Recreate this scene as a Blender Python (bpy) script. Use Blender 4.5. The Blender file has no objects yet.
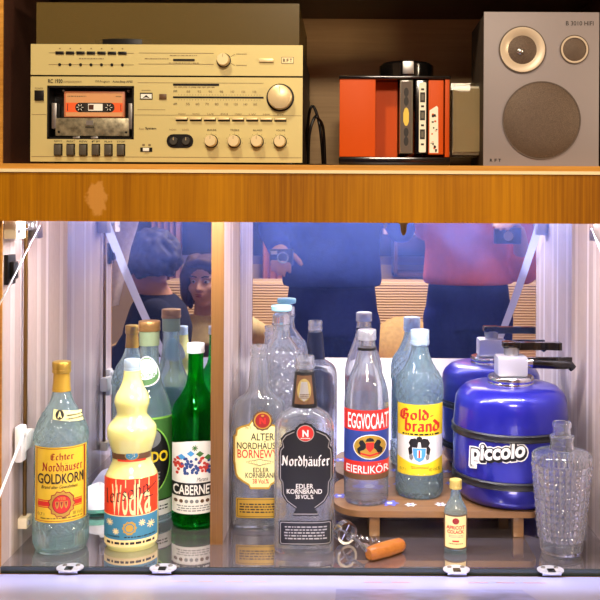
import bpy, bmesh, math, random
from mathutils import Vector, Matrix
random.seed(7)
PI = math.pi
SC = bpy.context.scene
COL = SC.collection

# ---------------------------------------------------------------- camera, world, exposure, lights
CAMD, CAMZ, FPX, VX, VY = 1.25, 1.25, 900.0, 347.0, 215.0
cam_data = bpy.data.cameras.new('camera')
cam = bpy.data.objects.new('camera', cam_data)
COL.objects.link(cam)
SC.camera = cam
cam_data.sensor_width = 36
cam_data.lens = 36 * FPX / 600
cam_data.shift_x = (300 - VX) / 600
cam_data.shift_y = -(300 - VY) / 600
cam_data.clip_start = 0.02
cam.matrix_world = (Matrix.Translation((0, -CAMD, CAMZ)) @ Matrix.Rotation(math.radians(90), 4, 'X')
                    @ Matrix.Rotation(math.radians(0.28), 4, 'Z'))

world = bpy.data.worlds.new('world')
SC.world = world
world.use_nodes = True
world.node_tree.nodes['Background'].inputs[0].default_value = (0.9, 0.8, 0.7, 1)
world.node_tree.nodes['Background'].inputs[1].default_value = 0.12

SC.view_settings.view_transform = 'Standard'
SC.view_settings.look = 'None'
SC.view_settings.gamma = 1
SC.view_settings.use_curve_mapping = False
SC.view_settings.exposure = 0.0
SC.cycles.max_bounces = 24
SC.cycles.transmission_bounces = 20
SC.cycles.transparent_max_bounces = 24
SC.cycles.glossy_bounces = 8
SC.cycles.diffuse_bounces = 4
SC.cycles.caustics_reflective = True
SC.cycles.caustics_refractive = True
SC.cycles.blur_glossy = 0.3
SC.cycles.sample_clamp_indirect = 4.0
SC.cycles.use_denoising = True

def area(name, loc, target, sx, sy, power, color):
    l = bpy.data.lights.new(name, 'AREA'); l.shape = 'RECTANGLE'; l.size = sx; l.size_y = sy
    l.energy = power; l.color = color
    o = bpy.data.objects.new(name, l); COL.objects.link(o); o.location = loc
    d = Vector(target) - Vector(loc)
    o.rotation_euler = d.to_track_quat('-Z', 'Y').to_euler()
    return o
# ceiling lamp of the room (its fixture is built further down), second lamp over the sofa
area('ceiling_lamp_light', (-0.36, -0.66, 2.30), (-0.05, 0.0, 1.2), 0.10, 0.10, 11.5, (1.0, 0.86, 0.60))
area('sofa_lamp_light', (0.1, -2.1, 2.36), (0.1, -2.1, 0), 0.6, 0.6, 80, (1.0, 0.84, 0.66))
area('shelf_fill_light', (1.42, -0.95, 1.62), (0.0, 0.3, 1.35), 0.22, 0.22, 15, (1.0, 0.80, 0.55))  # added fill light out of view, brightens the upper back panel
# fluorescent tube hidden behind the fascia of the bar
area('bar_tube_light', (-0.04, 0.018, 1.286), (-0.04, 0.12, 1.0), 0.80, 0.022, 12.5, (0.82, 0.82, 1.0))

# ---------------------------------------------------------------- helpers
def lin(c):
    return tuple(((v / 255) / 12.92 if v / 255 <= 0.04045 else ((v / 255 + 0.055) / 1.055) ** 2.4) for v in c)

def tag(o, label=None, cat=None, group=None, kind=None):
    if label: o['label'] = label
    if cat: o['category'] = cat
    if group: o['group'] = group
    if kind: o['kind'] = kind
    return o

def empty(name, loc=(0, 0, 0), rz=0, **k):
    o = bpy.data.objects.new(name, None); COL.objects.link(o)
    o.location = loc; o.rotation_euler = (0, 0, rz); o.empty_display_size = 0.02
    return tag(o, **k)

MATS = {}
def mat(name, rgb=(128, 128, 128), rough=0.5, metal=0.0, spec=0.5, coat=0.0, trans=0.0, ior=1.45, noise=0.0, nscale=40,
        bump=0.0, bscale=200, emit=None, estr=0, alpha=1.0, sss=0.0, linear=None, stretch=None):
    m = bpy.data.materials.new(name); m.use_nodes = True
    nt = m.node_tree; b = nt.nodes['Principled BSDF']
    c = linear or lin(rgb)
    b.inputs['Base Color'].default_value = (*c, 1)
    b.inputs['Roughness'].default_value = rough
    b.inputs['Metallic'].default_value = metal
    b.inputs['Specular IOR Level'].default_value = spec
    b.inputs['Coat Weight'].default_value = coat
    b.inputs['Coat Roughness'].default_value = 0.08
    b.inputs['Transmission Weight'].default_value = trans
    b.inputs['IOR'].default_value = ior
    b.inputs['Alpha'].default_value = alpha
    if sss:
        b.inputs['Subsurface Weight'].default_value = sss
        b.inputs['Subsurface Radius'].default_value = (0.02, 0.015, 0.01)
        b.inputs['Subsurface Scale'].default_value = 1.0
    if emit:
        b.inputs['Emission Color'].default_value = (*lin(emit), 1)
        b.inputs['Emission Strength'].default_value = estr
    if noise or bump:
        tc = nt.nodes.new('ShaderNodeTexCoord')
        mp = nt.nodes.new('ShaderNodeMapping'); nt.links.new(tc.outputs['Object'], mp.inputs[0])
        if stretch: mp.inputs['Scale'].default_value = stretch
    if noise:
        n = nt.nodes.new('ShaderNodeTexNoise'); n.inputs['Scale'].default_value = nscale; n.inputs['Detail'].default_value = 4
        nt.links.new(mp.outputs[0], n.inputs['Vector'])
        r = nt.nodes.new('ShaderNodeMapRange'); r.inputs[1].default_value = 0.3; r.inputs[2].default_value = 0.7
        r.inputs[3].default_value = 1 - noise; r.inputs[4].default_value = 1 + noise
        nt.links.new(n.outputs[0], r.inputs[0])
        mx = nt.nodes.new('ShaderNodeVectorMath'); mx.operation = 'SCALE'
        mx.inputs[0].default_value = c; nt.links.new(r.outputs[0], mx.inputs['Scale'])
        nt.links.new(mx.outputs[0], b.inputs['Base Color'])
    if bump:
        n2 = nt.nodes.new('ShaderNodeTexNoise'); n2.inputs['Scale'].default_value = bscale; n2.inputs['Detail'].default_value = 3
        nt.links.new(mp.outputs[0], n2.inputs['Vector'])
        bp = nt.nodes.new('ShaderNodeBump'); bp.inputs['Strength'].default_value = bump; bp.inputs['Distance'].default_value = 0.002
        nt.links.new(n2.outputs[0], bp.inputs['Height']); nt.links.new(bp.outputs[0], b.inputs['Normal'])
    MATS[name] = m
    return m

def glass(name, tint=(1, 1, 1), clear=0.45, ior=1.45, rough=0.0, pattern=None, body=0.0, bcol=(0.8, 0.9, 1.0)):
    """Bottle glass: refracting glass mixed with straight-through transmission, faint milky body that paints in the glow of lit glass."""
    m = bpy.data.materials.new(name); m.use_nodes = True; nt = m.node_tree
    nt.nodes.remove(nt.nodes['Principled BSDF']); out = nt.nodes['Material Output']
    g = nt.nodes.new('ShaderNodeBsdfGlass'); g.inputs['Color'].default_value = (*tint, 1); g.inputs['Roughness'].default_value = rough
    g.inputs['IOR'].default_value = ior
    t = nt.nodes.new('ShaderNodeBsdfTransparent'); t.inputs['Color'].default_value = (*tint, 1)
    mx = nt.nodes.new('ShaderNodeMixShader'); mx.inputs[0].default_value = clear
    nt.links.new(g.outputs[0], mx.inputs[1]); nt.links.new(t.outputs[0], mx.inputs[2])
    last = mx
    if body:  # pale diffuse layer brightens the glass in place of light passing through
        d = nt.nodes.new('ShaderNodeBsdfTranslucent'); d.inputs['Color'].default_value = (*bcol, 1)
        d2 = nt.nodes.new('ShaderNodeBsdfDiffuse'); d2.inputs['Color'].default_value = (*bcol, 1)
        a = nt.nodes.new('ShaderNodeMixShader'); a.inputs[0].default_value = 0.5
        nt.links.new(d.outputs[0], a.inputs[1]); nt.links.new(d2.outputs[0], a.inputs[2])
        mx2 = nt.nodes.new('ShaderNodeMixShader'); mx2.inputs[0].default_value = body
        nt.links.new(mx.outputs[0], mx2.inputs[1]); nt.links.new(a.outputs[0], mx2.inputs[2]); last = mx2
    nt.links.new(last.outputs[0], out.inputs[0])
    n = nt.nodes.new('ShaderNodeTexNoise'); n.inputs['Scale'].default_value = 26; n.inputs['Detail'].default_value = 1
    tc = nt.nodes.new('ShaderNodeTexCoord'); nt.links.new(tc.outputs['Object'], n.inputs['Vector'])
    bp = nt.nodes.new('ShaderNodeBump'); bp.inputs['Strength'].default_value = 0.35; bp.inputs['Distance'].default_value = 0.002
    nt.links.new(n.outputs[0], bp.inputs['Height']); nt.links.new(bp.outputs[0], g.inputs['Normal'])
    MATS[name] = m
    return m

class MB:
    """collects geometry with material slots, builds ONE mesh object"""
    def __init__(s): s.v = []; s.f = []; s.m = []; s.mats = []; s.sm = []
    def mi(s, m):
        if m not in s.mats: s.mats.append(m)
        return s.mats.index(m)
    def add(s, verts, faces, m, smooth=False):
        b = len(s.v); i = s.mi(m); s.v += [tuple(v) for v in verts]
        for f in faces: s.f.append(tuple(b + k for k in f)); s.m.append(i); s.sm.append(smooth)
    def box(s, x0, x1, y0, y1, z0, z1, m, bev=0.0):
        if bev:
            bm = bmesh.new(); bmesh.ops.create_cube(bm, size=1)
            for v in bm.verts:
                v.co = Vector(((x0 + x1) / 2 + v.co.x * (x1 - x0), (y0 + y1) / 2 + v.co.y * (y1 - y0), (z0 + z1) / 2 + v.co.z * (z1 - z0)))
            bmesh.ops.bevel(bm, geom=bm.edges[:], offset=bev, segments=2, affect='EDGES', profile=0.6)
            bm.verts.index_update()
            s.add([v.co for v in bm.verts], [[v.index for v in f.verts] for f in bm.faces], m); bm.free(); return
        V = [(x, y, z) for z in (z0, z1) for y in (y0, y1) for x in (x0, x1)]
        s.add(V, [(0, 2, 3, 1), (4, 5, 7, 6), (0, 1, 5, 4), (2, 6, 7, 3), (0, 4, 6, 2), (1, 3, 7, 5)], m)
    def lathe(s, prof, m, seg=48, c=(0, 0, 0), axis='Z', close=False, fn=None, smooth=True):
        """prof: list of (z, r) ; fn(theta, z, r)->r"""
        V = []; n = len(prof)
        for (z, r) in prof:
            for k in range(seg):
                t = 2 * PI * k / seg; rr = fn(t, z, r) if fn else r
                a, b_ = rr * math.cos(t), rr * math.sin(t)
                p = (a, b_, z) if axis == 'Z' else ((a, -z, b_) if axis == 'Y' else (z, a, b_))
                V.append((p[0] + c[0], p[1] + c[1], p[2] + c[2]))
        F = []
        for i in range(n - 1):
            for k in range(seg):
                q = (k + 1) % seg; F.append((i * seg + k, i * seg + q, (i + 1) * seg + q, (i + 1) * seg + k))
        if not close:
            if prof[0][1] > 1e-6: F.append(tuple(range(seg - 1, -1, -1)))
            if prof[-1][1] > 1e-6: F.append(tuple((n - 1) * seg + k for k in range(seg)))
        else:
            for k in range(seg):
                q = (k + 1) % seg; F.append(((n - 1) * seg + k, (n - 1) * seg + q, q, k))
        s.add(V, F, m, smooth)
    def loft(s, rings, m, smooth=True, cap=True):
        n = len(rings[0]); V = [p for r in rings for p in r]; F = []
        for i in range(len(rings) - 1):
            for k in range(n):
                q = (k + 1) % n; F.append((i * n + k, i * n + q, (i + 1) * n + q, (i + 1) * n + k))
        if cap: F.append(tuple(range(n - 1, -1, -1))); F.append(tuple((len(rings) - 1) * n + k for k in range(n)))
        s.add(V, F, m, smooth)
    def tube(s, pts, r, m, seg=10, caps=True):
        pts = [Vector(p) for p in pts]; rs = r if isinstance(r, (list, tuple)) else [r] * len(pts)
        up = Vector((0.123, 0.3, 1)).normalized(); rings = []
        for i, p in enumerate(pts):
            t = (pts[min(i + 1, len(pts) - 1)] - pts[max(i - 1, 0)]).normalized()
            a = t.cross(up)
            if a.length < 1e-4: a = t.cross(Vector((1, 0, 0)))
            a.normalize(); b_ = t.cross(a).normalized(); up = -b_ if b_.dot(up) < 0 else b_
            a = up.cross(t).normalized()
            rings.append([tuple(p + (a * math.cos(2 * PI * k / seg) + up * math.sin(2 * PI * k / seg)) * rs[i]) for k in range(seg)])
        s.loft(rings, m, True, caps)
    def ball(s, c, r, m, seg=16, rg=10):
        r = r if isinstance(r, (tuple, list)) else (r, r, r)
        rings = []
        for i in range(rg + 1):
            ph = -PI / 2 + PI * i / rg; ph = max(min(ph, PI / 2 - 0.02), -PI / 2 + 0.02)
            rings.append([(c[0] + r[0] * math.cos(ph) * math.cos(2 * PI * k / seg), c[1] + r[1] * math.cos(ph) * math.sin(2 * PI * k / seg), c[2] + r[2] * math.sin(ph)) for k in range(seg)])
        s.loft(rings, m)
    def xform(s, M, start=0):
        for i in range(start, len(s.v)): s.v[i] = tuple(M @ Vector(s.v[i]))
    def build(s, name, parent=None, origin=(0, 0, 0), loc=None):
        me = bpy.data.meshes.new(name)
        o3 = origin
        me.from_pydata([(v[0] - o3[0], v[1] - o3[1], v[2] - o3[2]) for v in s.v], [], s.f)
        for m in s.mats: me.materials.append(m)
        me.polygons.foreach_set('material_index', s.m); me.polygons.foreach_set('use_smooth', s.sm)
        bm = bmesh.new(); bm.from_mesh(me); bmesh.ops.recalc_face_normals(bm, faces=bm.faces[:]) if not getattr(s, 'flat', False) else None
        bm.to_mesh(me); bm.free(); me.update()
        try: me.set_sharp_from_angle(angle=math.radians(42))
        except Exception: pass
        o = bpy.data.objects.new(name, me); COL.objects.link(o)
        o.location = loc if loc is not None else o3
        if parent:
            o.parent = parent
            if loc is None: o.location = o3
        return o

# ---- printed matter: flat layers in (x,y) that are cut into strips and wrapped on a surface
_TX = {}
def text_geo(s, bold=0.0, shear=0.0):
    k = (s, bold, shear)
    if k in _TX: return _TX[k]
    cu = bpy.data.curves.new('tmp', 'FONT'); cu.body = s; cu.size = 1; cu.offset = bold; cu.shear = shear; cu.resolution_u = 3
    o = bpy.data.objects.new('tmp', cu); COL.objects.link(o)
    dg = bpy.context.evaluated_depsgraph_get(); ev = o.evaluated_get(dg); me = ev.to_mesh()
    V = [(v.co.x, v.co.y) for v in me.vertices]; F = [tuple(p.vertices) for p in me.polygons]
    ev.to_mesh_clear(); bpy.data.objects.remove(o); bpy.data.curves.remove(cu)
    if V:
        x0 = min(v[0] for v in V); x1 = max(v[0] for v in V); y0 = min(v[1] for v in V); y1 = max(v[1] for v in V)
        V = [((x - x0) / max(x1 - x0, 1e-6), (y - y0) / max(y1 - y0, 1e-6)) for x, y in V]
    _TX[k] = (V, F)
    return _TX[k]

# broad-nib letters: strokes on a grid, x 0..w, y 0 baseline, 1 x-height, 1.6 ascender
NIB = {
 'N': (1.5, [[(.05, .2), (.25, 0), (.3, .1), (.3, 1.5), (.1, 1.4)], [(.3, 1.45), (1.1, .15)], [(1.1, 0), (1.1, 1.35), (1.3, 1.55)]]),
 'o': (1.0, [[(.5, 1), (.15, .8), (.15, .2), (.5, 0), (.8, .2), (.8, .8), (.5, 1)]]),
 'r': (.75, [[(.1, .85), (.25, 1), (.25, .1), (.4, 0)], [(.25, .8), (.55, 1), (.65, .85)]]),
 'd': (1.0, [[(.15, 1.5), (.8, .8), (.8, .2), (.5, 0), (.15, .2), (.15, .7), (.5, .95)]]),
 'h': (1.0, [[(.2, 1.6), (.2, .1), (.3, 0)], [(.2, .8), (.55, 1), (.8, .8), (.8, .2), (.6, -.25)]]),
 'a': (1.0, [[(.15, .85), (.45, 1), (.75, .85), (.75, .1), (.9, 0)], [(.75, .55), (.2, .5), (.15, .15), (.4, 0), (.7, .2)]]),
 'ä': (1.0, [[(.15, .85), (.45, 1), (.75, .85), (.75, .1), (.9, 0)], [(.75, .55), (.2, .5), (.15, .15), (.4, 0), (.7, .2)], [(.2, 1.3), (.3, 1.4)], [(.6, 1.3), (.7, 1.4)]]),
 'u': (1.0, [[(.1, .85), (.22, 1), (.22, .2), (.45, 0), (.75, .2)], [(.75, 1), (.75, .1), (.9, 0)]]),
 'f': (.7, [[(.6, 1.5), (.4, 1.6), (.25, 1.4), (.25, -.1)], [(.05, .9), (.55, .9)]]),
 's': (.8, [[(.65, .85), (.4, 1), (.15, .8), (.6, .35), (.4, 0), (.1, .15)]]),
 'e': (.85, [[(.65, .15), (.4, 0), (.15, .2), (.15, .8), (.45, 1), (.65, .75), (.2, .5)]]),
 'c': (.75, [[(.6, .15), (.4, 0), (.15, .2), (.15, .8), (.4, 1), (.6, .85)]]),
 't': (.65, [[(.3, 1.35), (.3, .15), (.45, 0)], [(.05, .95), (.55, .95)]]),
 'n': (1.0, [[(.1, .85), (.22, 1), (.22, .1), (.3, 0)], [(.22, .8), (.55, 1), (.78, .8), (.78, .1), (.9, 0)]]),
 'b': (1.0, [[(.25, 1.6), (.2, .2), (.5, 0), (.8, .2), (.8, .8), (.5, 1), (.2, .75)]]),
 'l': (.5, [[(.15, 1.5), (.25, 1.6), (.25, .1), (.4, 0)]]),
 'G': (1.4, [[(1.1, 1.3), (.7, 1.55), (.25, 1.2), (.2, .35), (.65, 0), (1.1, .3), (1.1, .8), (.75, .85)], [(.6, 1.3), (.6, .3)]]),
 'E': (1.2, [[(1.0, 1.35), (.6, 1.5), (.2, 1.2), (.2, .3), (.6, 0), (1.0, .2)], [(.2, .8), (.9, .8)], [(.55, 1.3), (.55, .3)]]),
 '-': (.6, [[(.1, .5), (.5, .6)]]),
 ' ': (.5, []),
}
def nib_geo(s, w=0.13):
    V = []; F = []; x = 0; n = Vector((0.8 * w, 0.62 * w))
    for ch in s:
        wd, st = NIB[ch]
        for pl in st:
            for p, q in zip(pl[:-1], pl[1:]):
                p = Vector(p); q = Vector(q); d = q - p
                a = n if abs(d.x * n.y - d.y * n.x) > 0.25 * d.length * n.length else Vector((-d.y, d.x)).normalized() * w * 0.4
                b = len(V); V += [(x + u.x, u.y) for u in (p - a, p + a, q + a, q - a)]; F.append((b, b + 1, b + 2, b + 3))
        x += wd + 0.06
    x0 = min(v[0] for v in V); x1 = max(v[0] for v in V); y0 = min(v[1] for v in V); y1 = max(v[1] for v in V)
    return [((a - x0) / (x1 - x0), (b - y0) / (y1 - y0)) for a, b in V], F

class Print:
    """layers drawn in photo-like coordinates (x right, y down)"""
    def __init__(s): s.L = []
    def poly(s, pts, m, lay=0): s.L.append(([tuple(p) for p in pts], [tuple(range(len(pts)))], m, lay)); return s
    def rect(s, x0, y0, x1, y1, m, lay=0): return s.poly([(x0, y0), (x1, y0), (x1, y1), (x0, y1)], m, lay)
    def ell(s, cx, cy, rx, ry, m, lay=1, n=24): return s.poly([(cx + rx * math.cos(2 * PI * k / n), cy + ry * math.sin(2 * PI * k / n)) for k in range(n)], m, lay)
    def rrect(s, x0, y0, x1, y1, r, m, lay=0):
        P = []
        for cx, cy, a in ((x1 - r, y0 + r, -90), (x1 - r, y1 - r, 0), (x0 + r, y1 - r, 90), (x0 + r, y0 + r, 180)):
            for k in range(5): t = math.radians(a + 22.5 * k); P.append((cx + r * math.cos(t), cy + r * math.sin(t)))
        return s.poly(P, m, lay)
    def geo(s, G, x0, y0, x1, y1, m, lay, tilt=0, arch=0):
        V, F = G; P = []
        for u, v in V:
            x = x0 + u * (x1 - x0); y = y1 - v * (y1 - y0) + tilt * (u - 0.5) + arch * (4 * (u - .5) ** 2 - 1)
            P.append((x, y))
        s.L.append((P, F, m, lay)); return s
    def text(s, t, x0, y0, x1, y1, m, lay=3, bold=0.0, shear=0.0, tilt=0, arch=0): return s.geo(text_geo(t, bold, shear), x0, y0, x1, y1, m, lay, tilt, arch)
    def nib(s, t, x0, y0, x1, y1, m, lay=3, w=0.13, tilt=0): return s.geo(nib_geo(t, w), x0, y0, x1, y1, m, lay, tilt)
    def lines(s, x0, y0, x1, y1, n, m, lay=2, fill=0.45, rnd=None):
        """small print too fine to read: rows of broken dashes"""
        R = rnd or random.Random(int(x0 * 7 + y0)); h = (y1 - y0) / n
        for i in range(n):
            x = x0 + R.random() * (x1 - x0) * 0.06
            while x < x1 - (x1 - x0) * 0.05:
                w = (x1 - x0) * R.uniform(0.03, 0.12); s.rect(x, y0 + i * h, min(x + w, x1), y0 + i * h + h * fill, m, lay); x += w + (x1 - x0) * 0.025
        return s
    def build(s, name, mapper, parent, step=2.0, origin=(0, 0, 0), mb=None):
        out = mb or MB()
        for V, F, m, lay in s.L:
            bm = bmesh.new(); vs = [bm.verts.new((x, y, 0)) for x, y in V]
            for f in F:
                try: bm.faces.new([vs[k] for k in f])
                except ValueError: pass
            bmesh.ops.triangulate(bm, faces=bm.faces[:])
            if step:
                x0 = min(v[0] for v in V); x1 = max(v[0] for v in V); k = math.ceil(x0 / step + 1e-6)
                while k * step < x1:
                    bmesh.ops.bisect_plane(bm, geom=bm.verts[:] + bm.edges[:] + bm.faces[:], plane_co=(k * step, 0, 0), plane_no=(1, 0, 0)); k += 1
            bm.verts.index_update()
            out.add([mapper(v.co.x, v.co.y, lay) for v in bm.verts], [[v.index for v in f.verts] for f in bm.faces], m, True); bm.free()
        out.flat = True
        if mb: return None
        return out.build(name, parent, origin)

def X_(x, d): return (x - VX) * d / FPX
def Z_(y, d): return CAMZ - (y - VY) * d / FPX
YM = 0.29            # mirror plane
ZF = 0.76            # glass floor of the bar
ZS = 1.3183          # upper shelf top

# ---------------------------------------------------------------- materials
def wood_mat(name, c1, c2, grain='Z', rough=0.35, coat=0.3, scale=1.0, stain=None):
    m = bpy.data.materials.new(name); m.use_nodes = True; nt = m.node_tree; b = nt.nodes['Principled BSDF']
    tc = nt.nodes.new('ShaderNodeTexCoord'); mp = nt.nodes.new('ShaderNodeMapping'); nt.links.new(tc.outputs['Object'], mp.inputs[0])
    sc = {'Z': (150, 150, 3), 'X': (4, 120, 120), 'Y': (120, 4, 120)}[grain]
    mp.inputs['Scale'].default_value = tuple(v * scale for v in sc)
    n = nt.nodes.new('ShaderNodeTexNoise'); n.inputs['Scale'].default_value = 1.6; n.inputs['Detail'].default_value = 5; n.inputs['Roughness'].default_value = 0.65
    nt.links.new(mp.outputs[0], n.inputs['Vector'])
    mp2 = nt.nodes.new('ShaderNodeMapping'); nt.links.new(tc.outputs['Object'], mp2.inputs[0]); mp2.inputs['Scale'].default_value = tuple(v * 0.1 * scale for v in sc)
    n2 = nt.nodes.new('ShaderNodeTexNoise'); n2.inputs['Scale'].default_value = 1.0; n2.inputs['Detail'].default_value = 2
    nt.links.new(mp2.outputs[0], n2.inputs['Vector'])
    ad = nt.nodes.new('ShaderNodeMath'); ad.operation = 'ADD'; nt.links.new(n.outputs[0], ad.inputs[0]); nt.links.new(n2.outputs[0], ad.inputs[1])
    r = nt.nodes.new('ShaderNodeMapRange'); r.inputs[1].default_value = 0.72; r.inputs[2].default_value = 1.28; nt.links.new(ad.outputs[0], r.inputs[0])
    mx = nt.nodes.new('ShaderNodeMix'); mx.data_type = 'RGBA'; mx.inputs[6].default_value = (*lin(c1), 1); mx.inputs[7].default_value = (*lin(c2), 1)
    nt.links.new(r.outputs[0], mx.inputs[0]); last = mx.outputs[2]
    if stain:      # a worn pale patch
        sp = nt.nodes.new('ShaderNodeVectorMath'); sp.operation = 'SUBTRACT'; sp.inputs[1].default_value = stain[0]; nt.links.new(tc.outputs['Object'], sp.inputs[0])
        sd = nt.nodes.new('ShaderNodeVectorMath'); sd.operation = 'DIVIDE'; sd.inputs[1].default_value = stain[1]; nt.links.new(sp.outputs[0], sd.inputs[0])
        ln = nt.nodes.new('ShaderNodeVectorMath'); ln.operation = 'LENGTH'; nt.links.new(sd.outputs[0], ln.inputs[0])
        nn = nt.nodes.new('ShaderNodeTexNoise'); nn.inputs['Scale'].default_value = 130; nt.links.new(tc.outputs['Object'], nn.inputs['Vector'])
        a2 = nt.nodes.new('ShaderNodeMath'); a2.operation = 'ADD'; nt.links.new(ln.outputs['Value'], a2.inputs[0]); nt.links.new(nn.outputs[0], a2.inputs[1])
        r2 = nt.nodes.new('ShaderNodeMapRange'); r2.inputs[1].default_value = 1.55; r2.inputs[2].default_value = 1.3; r2.inputs[4].default_value = 0.75; nt.links.new(a2.outputs[0], r2.inputs[0])
        m3 = nt.nodes.new('ShaderNodeMix'); m3.data_type = 'RGBA'; m3.inputs[7].default_value = (*lin(stain[2]), 1)
        nt.links.new(r2.outputs[0], m3.inputs[0]); nt.links.new(last, m3.inputs[6]); last = m3.outputs[2]
    nt.links.new(last, b.inputs['Base Color'])
    b.inputs['Roughness'].default_value = rough; b.inputs['Coat Weight'].default_value = coat; b.inputs['Coat Roughness'].default_value = 0.15; b.inputs['Specular IOR Level'].default_value = .25
    return m

def striped(name, cols, period, rough=0.45, coat=0.2, axis=1):
    """laminate with vertical stripes running up the panel; cols: list of (position 0-1, rgb)"""
    m = bpy.data.materials.new(name); m.use_nodes = True; nt = m.node_tree; b = nt.nodes['Principled BSDF']
    tc = nt.nodes.new('ShaderNodeTexCoord'); sp = nt.nodes.new('ShaderNodeSeparateXYZ'); nt.links.new(tc.outputs['Object'], sp.inputs[0])
    dv = nt.nodes.new('ShaderNodeMath'); dv.operation = 'DIVIDE'; dv.inputs[1].default_value = period; nt.links.new(sp.outputs[axis], dv.inputs[0])
    fr = nt.nodes.new('ShaderNodeMath'); fr.operation = 'FRACT'; nt.links.new(dv.outputs[0], fr.inputs[0])
    cr = nt.nodes.new('ShaderNodeValToRGB'); e = cr.color_ramp.elements
    cr.color_ramp.interpolation = 'LINEAR'
    e[0].position = cols[0][0]; e[0].color = (*lin(cols[0][1]), 1); e[1].position = cols[-1][0]; e[1].color = (*lin(cols[-1][1]), 1)
    for p, c in cols[1:-1]: q = e.new(p); q.color = (*lin(c), 1)
    nt.links.new(fr.outputs[0], cr.inputs[0])
    n = nt.nodes.new('ShaderNodeTexNoise'); n.inputs['Scale'].default_value = 300; n.inputs['Detail'].default_value = 2
    mp = nt.nodes.new('ShaderNodeMapping'); mp.inputs['Scale'].default_value = (1, 1, 0.25); nt.links.new(tc.outputs['Object'], mp.inputs[0]); nt.links.new(mp.outputs[0], n.inputs['Vector'])
    r = nt.nodes.new('ShaderNodeMapRange'); r.inputs[3].default_value = 0.88; r.inputs[4].default_value = 1.12; nt.links.new(n.outputs[0], r.inputs[0])
    sc = nt.nodes.new('ShaderNodeVectorMath'); sc.operation = 'SCALE'; nt.links.new(cr.outputs[0], sc.inputs[0]); nt.links.new(r.outputs[0], sc.inputs['Scale'])
    nt.links.new(sc.outputs[0], b.inputs['Base Color'])
    b.inputs['Roughness'].default_value = rough; b.inputs['Coat Weight'].default_value = coat; b.inputs['Coat Roughness'].default_value = 0.2
    return m

M_fascia = wood_mat('orange veneer', (122, 72, 0), (172, 114, 2), 'Z', 0.35, 0.15, stain=((-0.342, -0.02, 1.272), (0.0145, 1, 0.023), (186, 132, 62)))
M_edge = wood_mat('wood edge', (150, 98, 32), (196, 140, 60), 'X', 0.4, 0.2)
M_sideedge = wood_mat('divider edge', (92, 60, 24), (116, 80, 38), 'Z', 0.5, 0.1, 2.0)
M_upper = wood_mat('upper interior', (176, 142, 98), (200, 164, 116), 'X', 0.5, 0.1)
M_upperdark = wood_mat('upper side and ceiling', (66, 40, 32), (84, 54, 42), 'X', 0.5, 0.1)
M_side = striped('silver lilac striped laminate', [(0, (166, 146, 132)), (.22, (168, 148, 134)), (.25, (156, 138, 128)), (.28, (188, 170, 158)), (.42, (180, 162, 148)),
                 (.45, (152, 136, 126)), (.5, (162, 142, 130)), (.62, (158, 138, 126)), (.65, (192, 176, 164)), (.72, (200, 186, 180)), (.76, (150, 134, 126)), (.8, (166, 146, 132)), (1, (166, 146, 132))], 0.11)
M_white = mat('white plastic', (224, 222, 214), 0.4)
M_creamplas = mat('cream plastic', (214, 200, 168), 0.4)
M_black = mat('black plastic', (14, 13, 13), 0.3)
M_chrome = mat('chrome', (215, 218, 224), 0.15, 1.0)
M_steel = mat('brushed steel', (170, 168, 165), 0.35, 1.0)
M_brass = mat('brass rod', (120, 92, 52), 0.4, 1.0)
M_strip = mat('pale trim strip', (222, 205, 160), 0.35)

def mirror_mat():
    m = bpy.data.materials.new('silvered mirror'); m.use_nodes = True; nt = m.node_tree; b = nt.nodes['Principled BSDF']
    b.inputs['Base Color'].default_value = (0.80, 0.84, 1.0, 1); b.inputs['Metallic'].default_value = 1; b.inputs['Roughness'].default_value = 0.012
    d = nt.nodes.new('ShaderNodeBsdfDiffuse'); d.inputs['Color'].default_value = (0.22, 0.34, 1.0, 1)   # dusty film, its blue painting in the haze of tube light
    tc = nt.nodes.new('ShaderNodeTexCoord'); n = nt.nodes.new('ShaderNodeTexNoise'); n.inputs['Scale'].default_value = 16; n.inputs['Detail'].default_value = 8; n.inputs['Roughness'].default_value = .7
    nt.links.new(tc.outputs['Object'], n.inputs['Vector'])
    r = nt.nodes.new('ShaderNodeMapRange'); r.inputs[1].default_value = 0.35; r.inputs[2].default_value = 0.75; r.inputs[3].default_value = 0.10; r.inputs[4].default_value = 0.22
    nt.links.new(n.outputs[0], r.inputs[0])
    # splashes and dust sit mostly along the upper part of the mirror, in streaks; the rise also paints blue haze
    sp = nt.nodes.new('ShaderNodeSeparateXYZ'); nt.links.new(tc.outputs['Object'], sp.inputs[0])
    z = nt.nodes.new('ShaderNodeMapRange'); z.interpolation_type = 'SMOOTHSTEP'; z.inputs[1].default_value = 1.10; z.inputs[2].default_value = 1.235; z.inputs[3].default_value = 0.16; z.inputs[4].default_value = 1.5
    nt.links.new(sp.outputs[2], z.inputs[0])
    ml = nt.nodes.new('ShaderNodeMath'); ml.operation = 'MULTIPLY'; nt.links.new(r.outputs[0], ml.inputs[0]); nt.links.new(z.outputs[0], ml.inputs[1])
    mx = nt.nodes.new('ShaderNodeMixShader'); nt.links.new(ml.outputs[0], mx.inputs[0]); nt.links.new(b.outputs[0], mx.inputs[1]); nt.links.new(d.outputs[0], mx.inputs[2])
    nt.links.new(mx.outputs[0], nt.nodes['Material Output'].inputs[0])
    return m
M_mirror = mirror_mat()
M_floorglass = mat('glass floor plate', (84, 76, 78), 0.03, 0.0, spec=1.0, coat=1.0, ior=2.7, noise=0.12, nscale=8)
M_glassedge = mat('dark glass edge', (40, 52, 50), 0.15, 0.0, coat=0.5)

def flap_mat():
    m = mat('glossy pale laminate', (188, 190, 238), 0.3, coat=0.25, noise=0.05, nscale=12)
    return m
M_flap = flap_mat()
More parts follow.
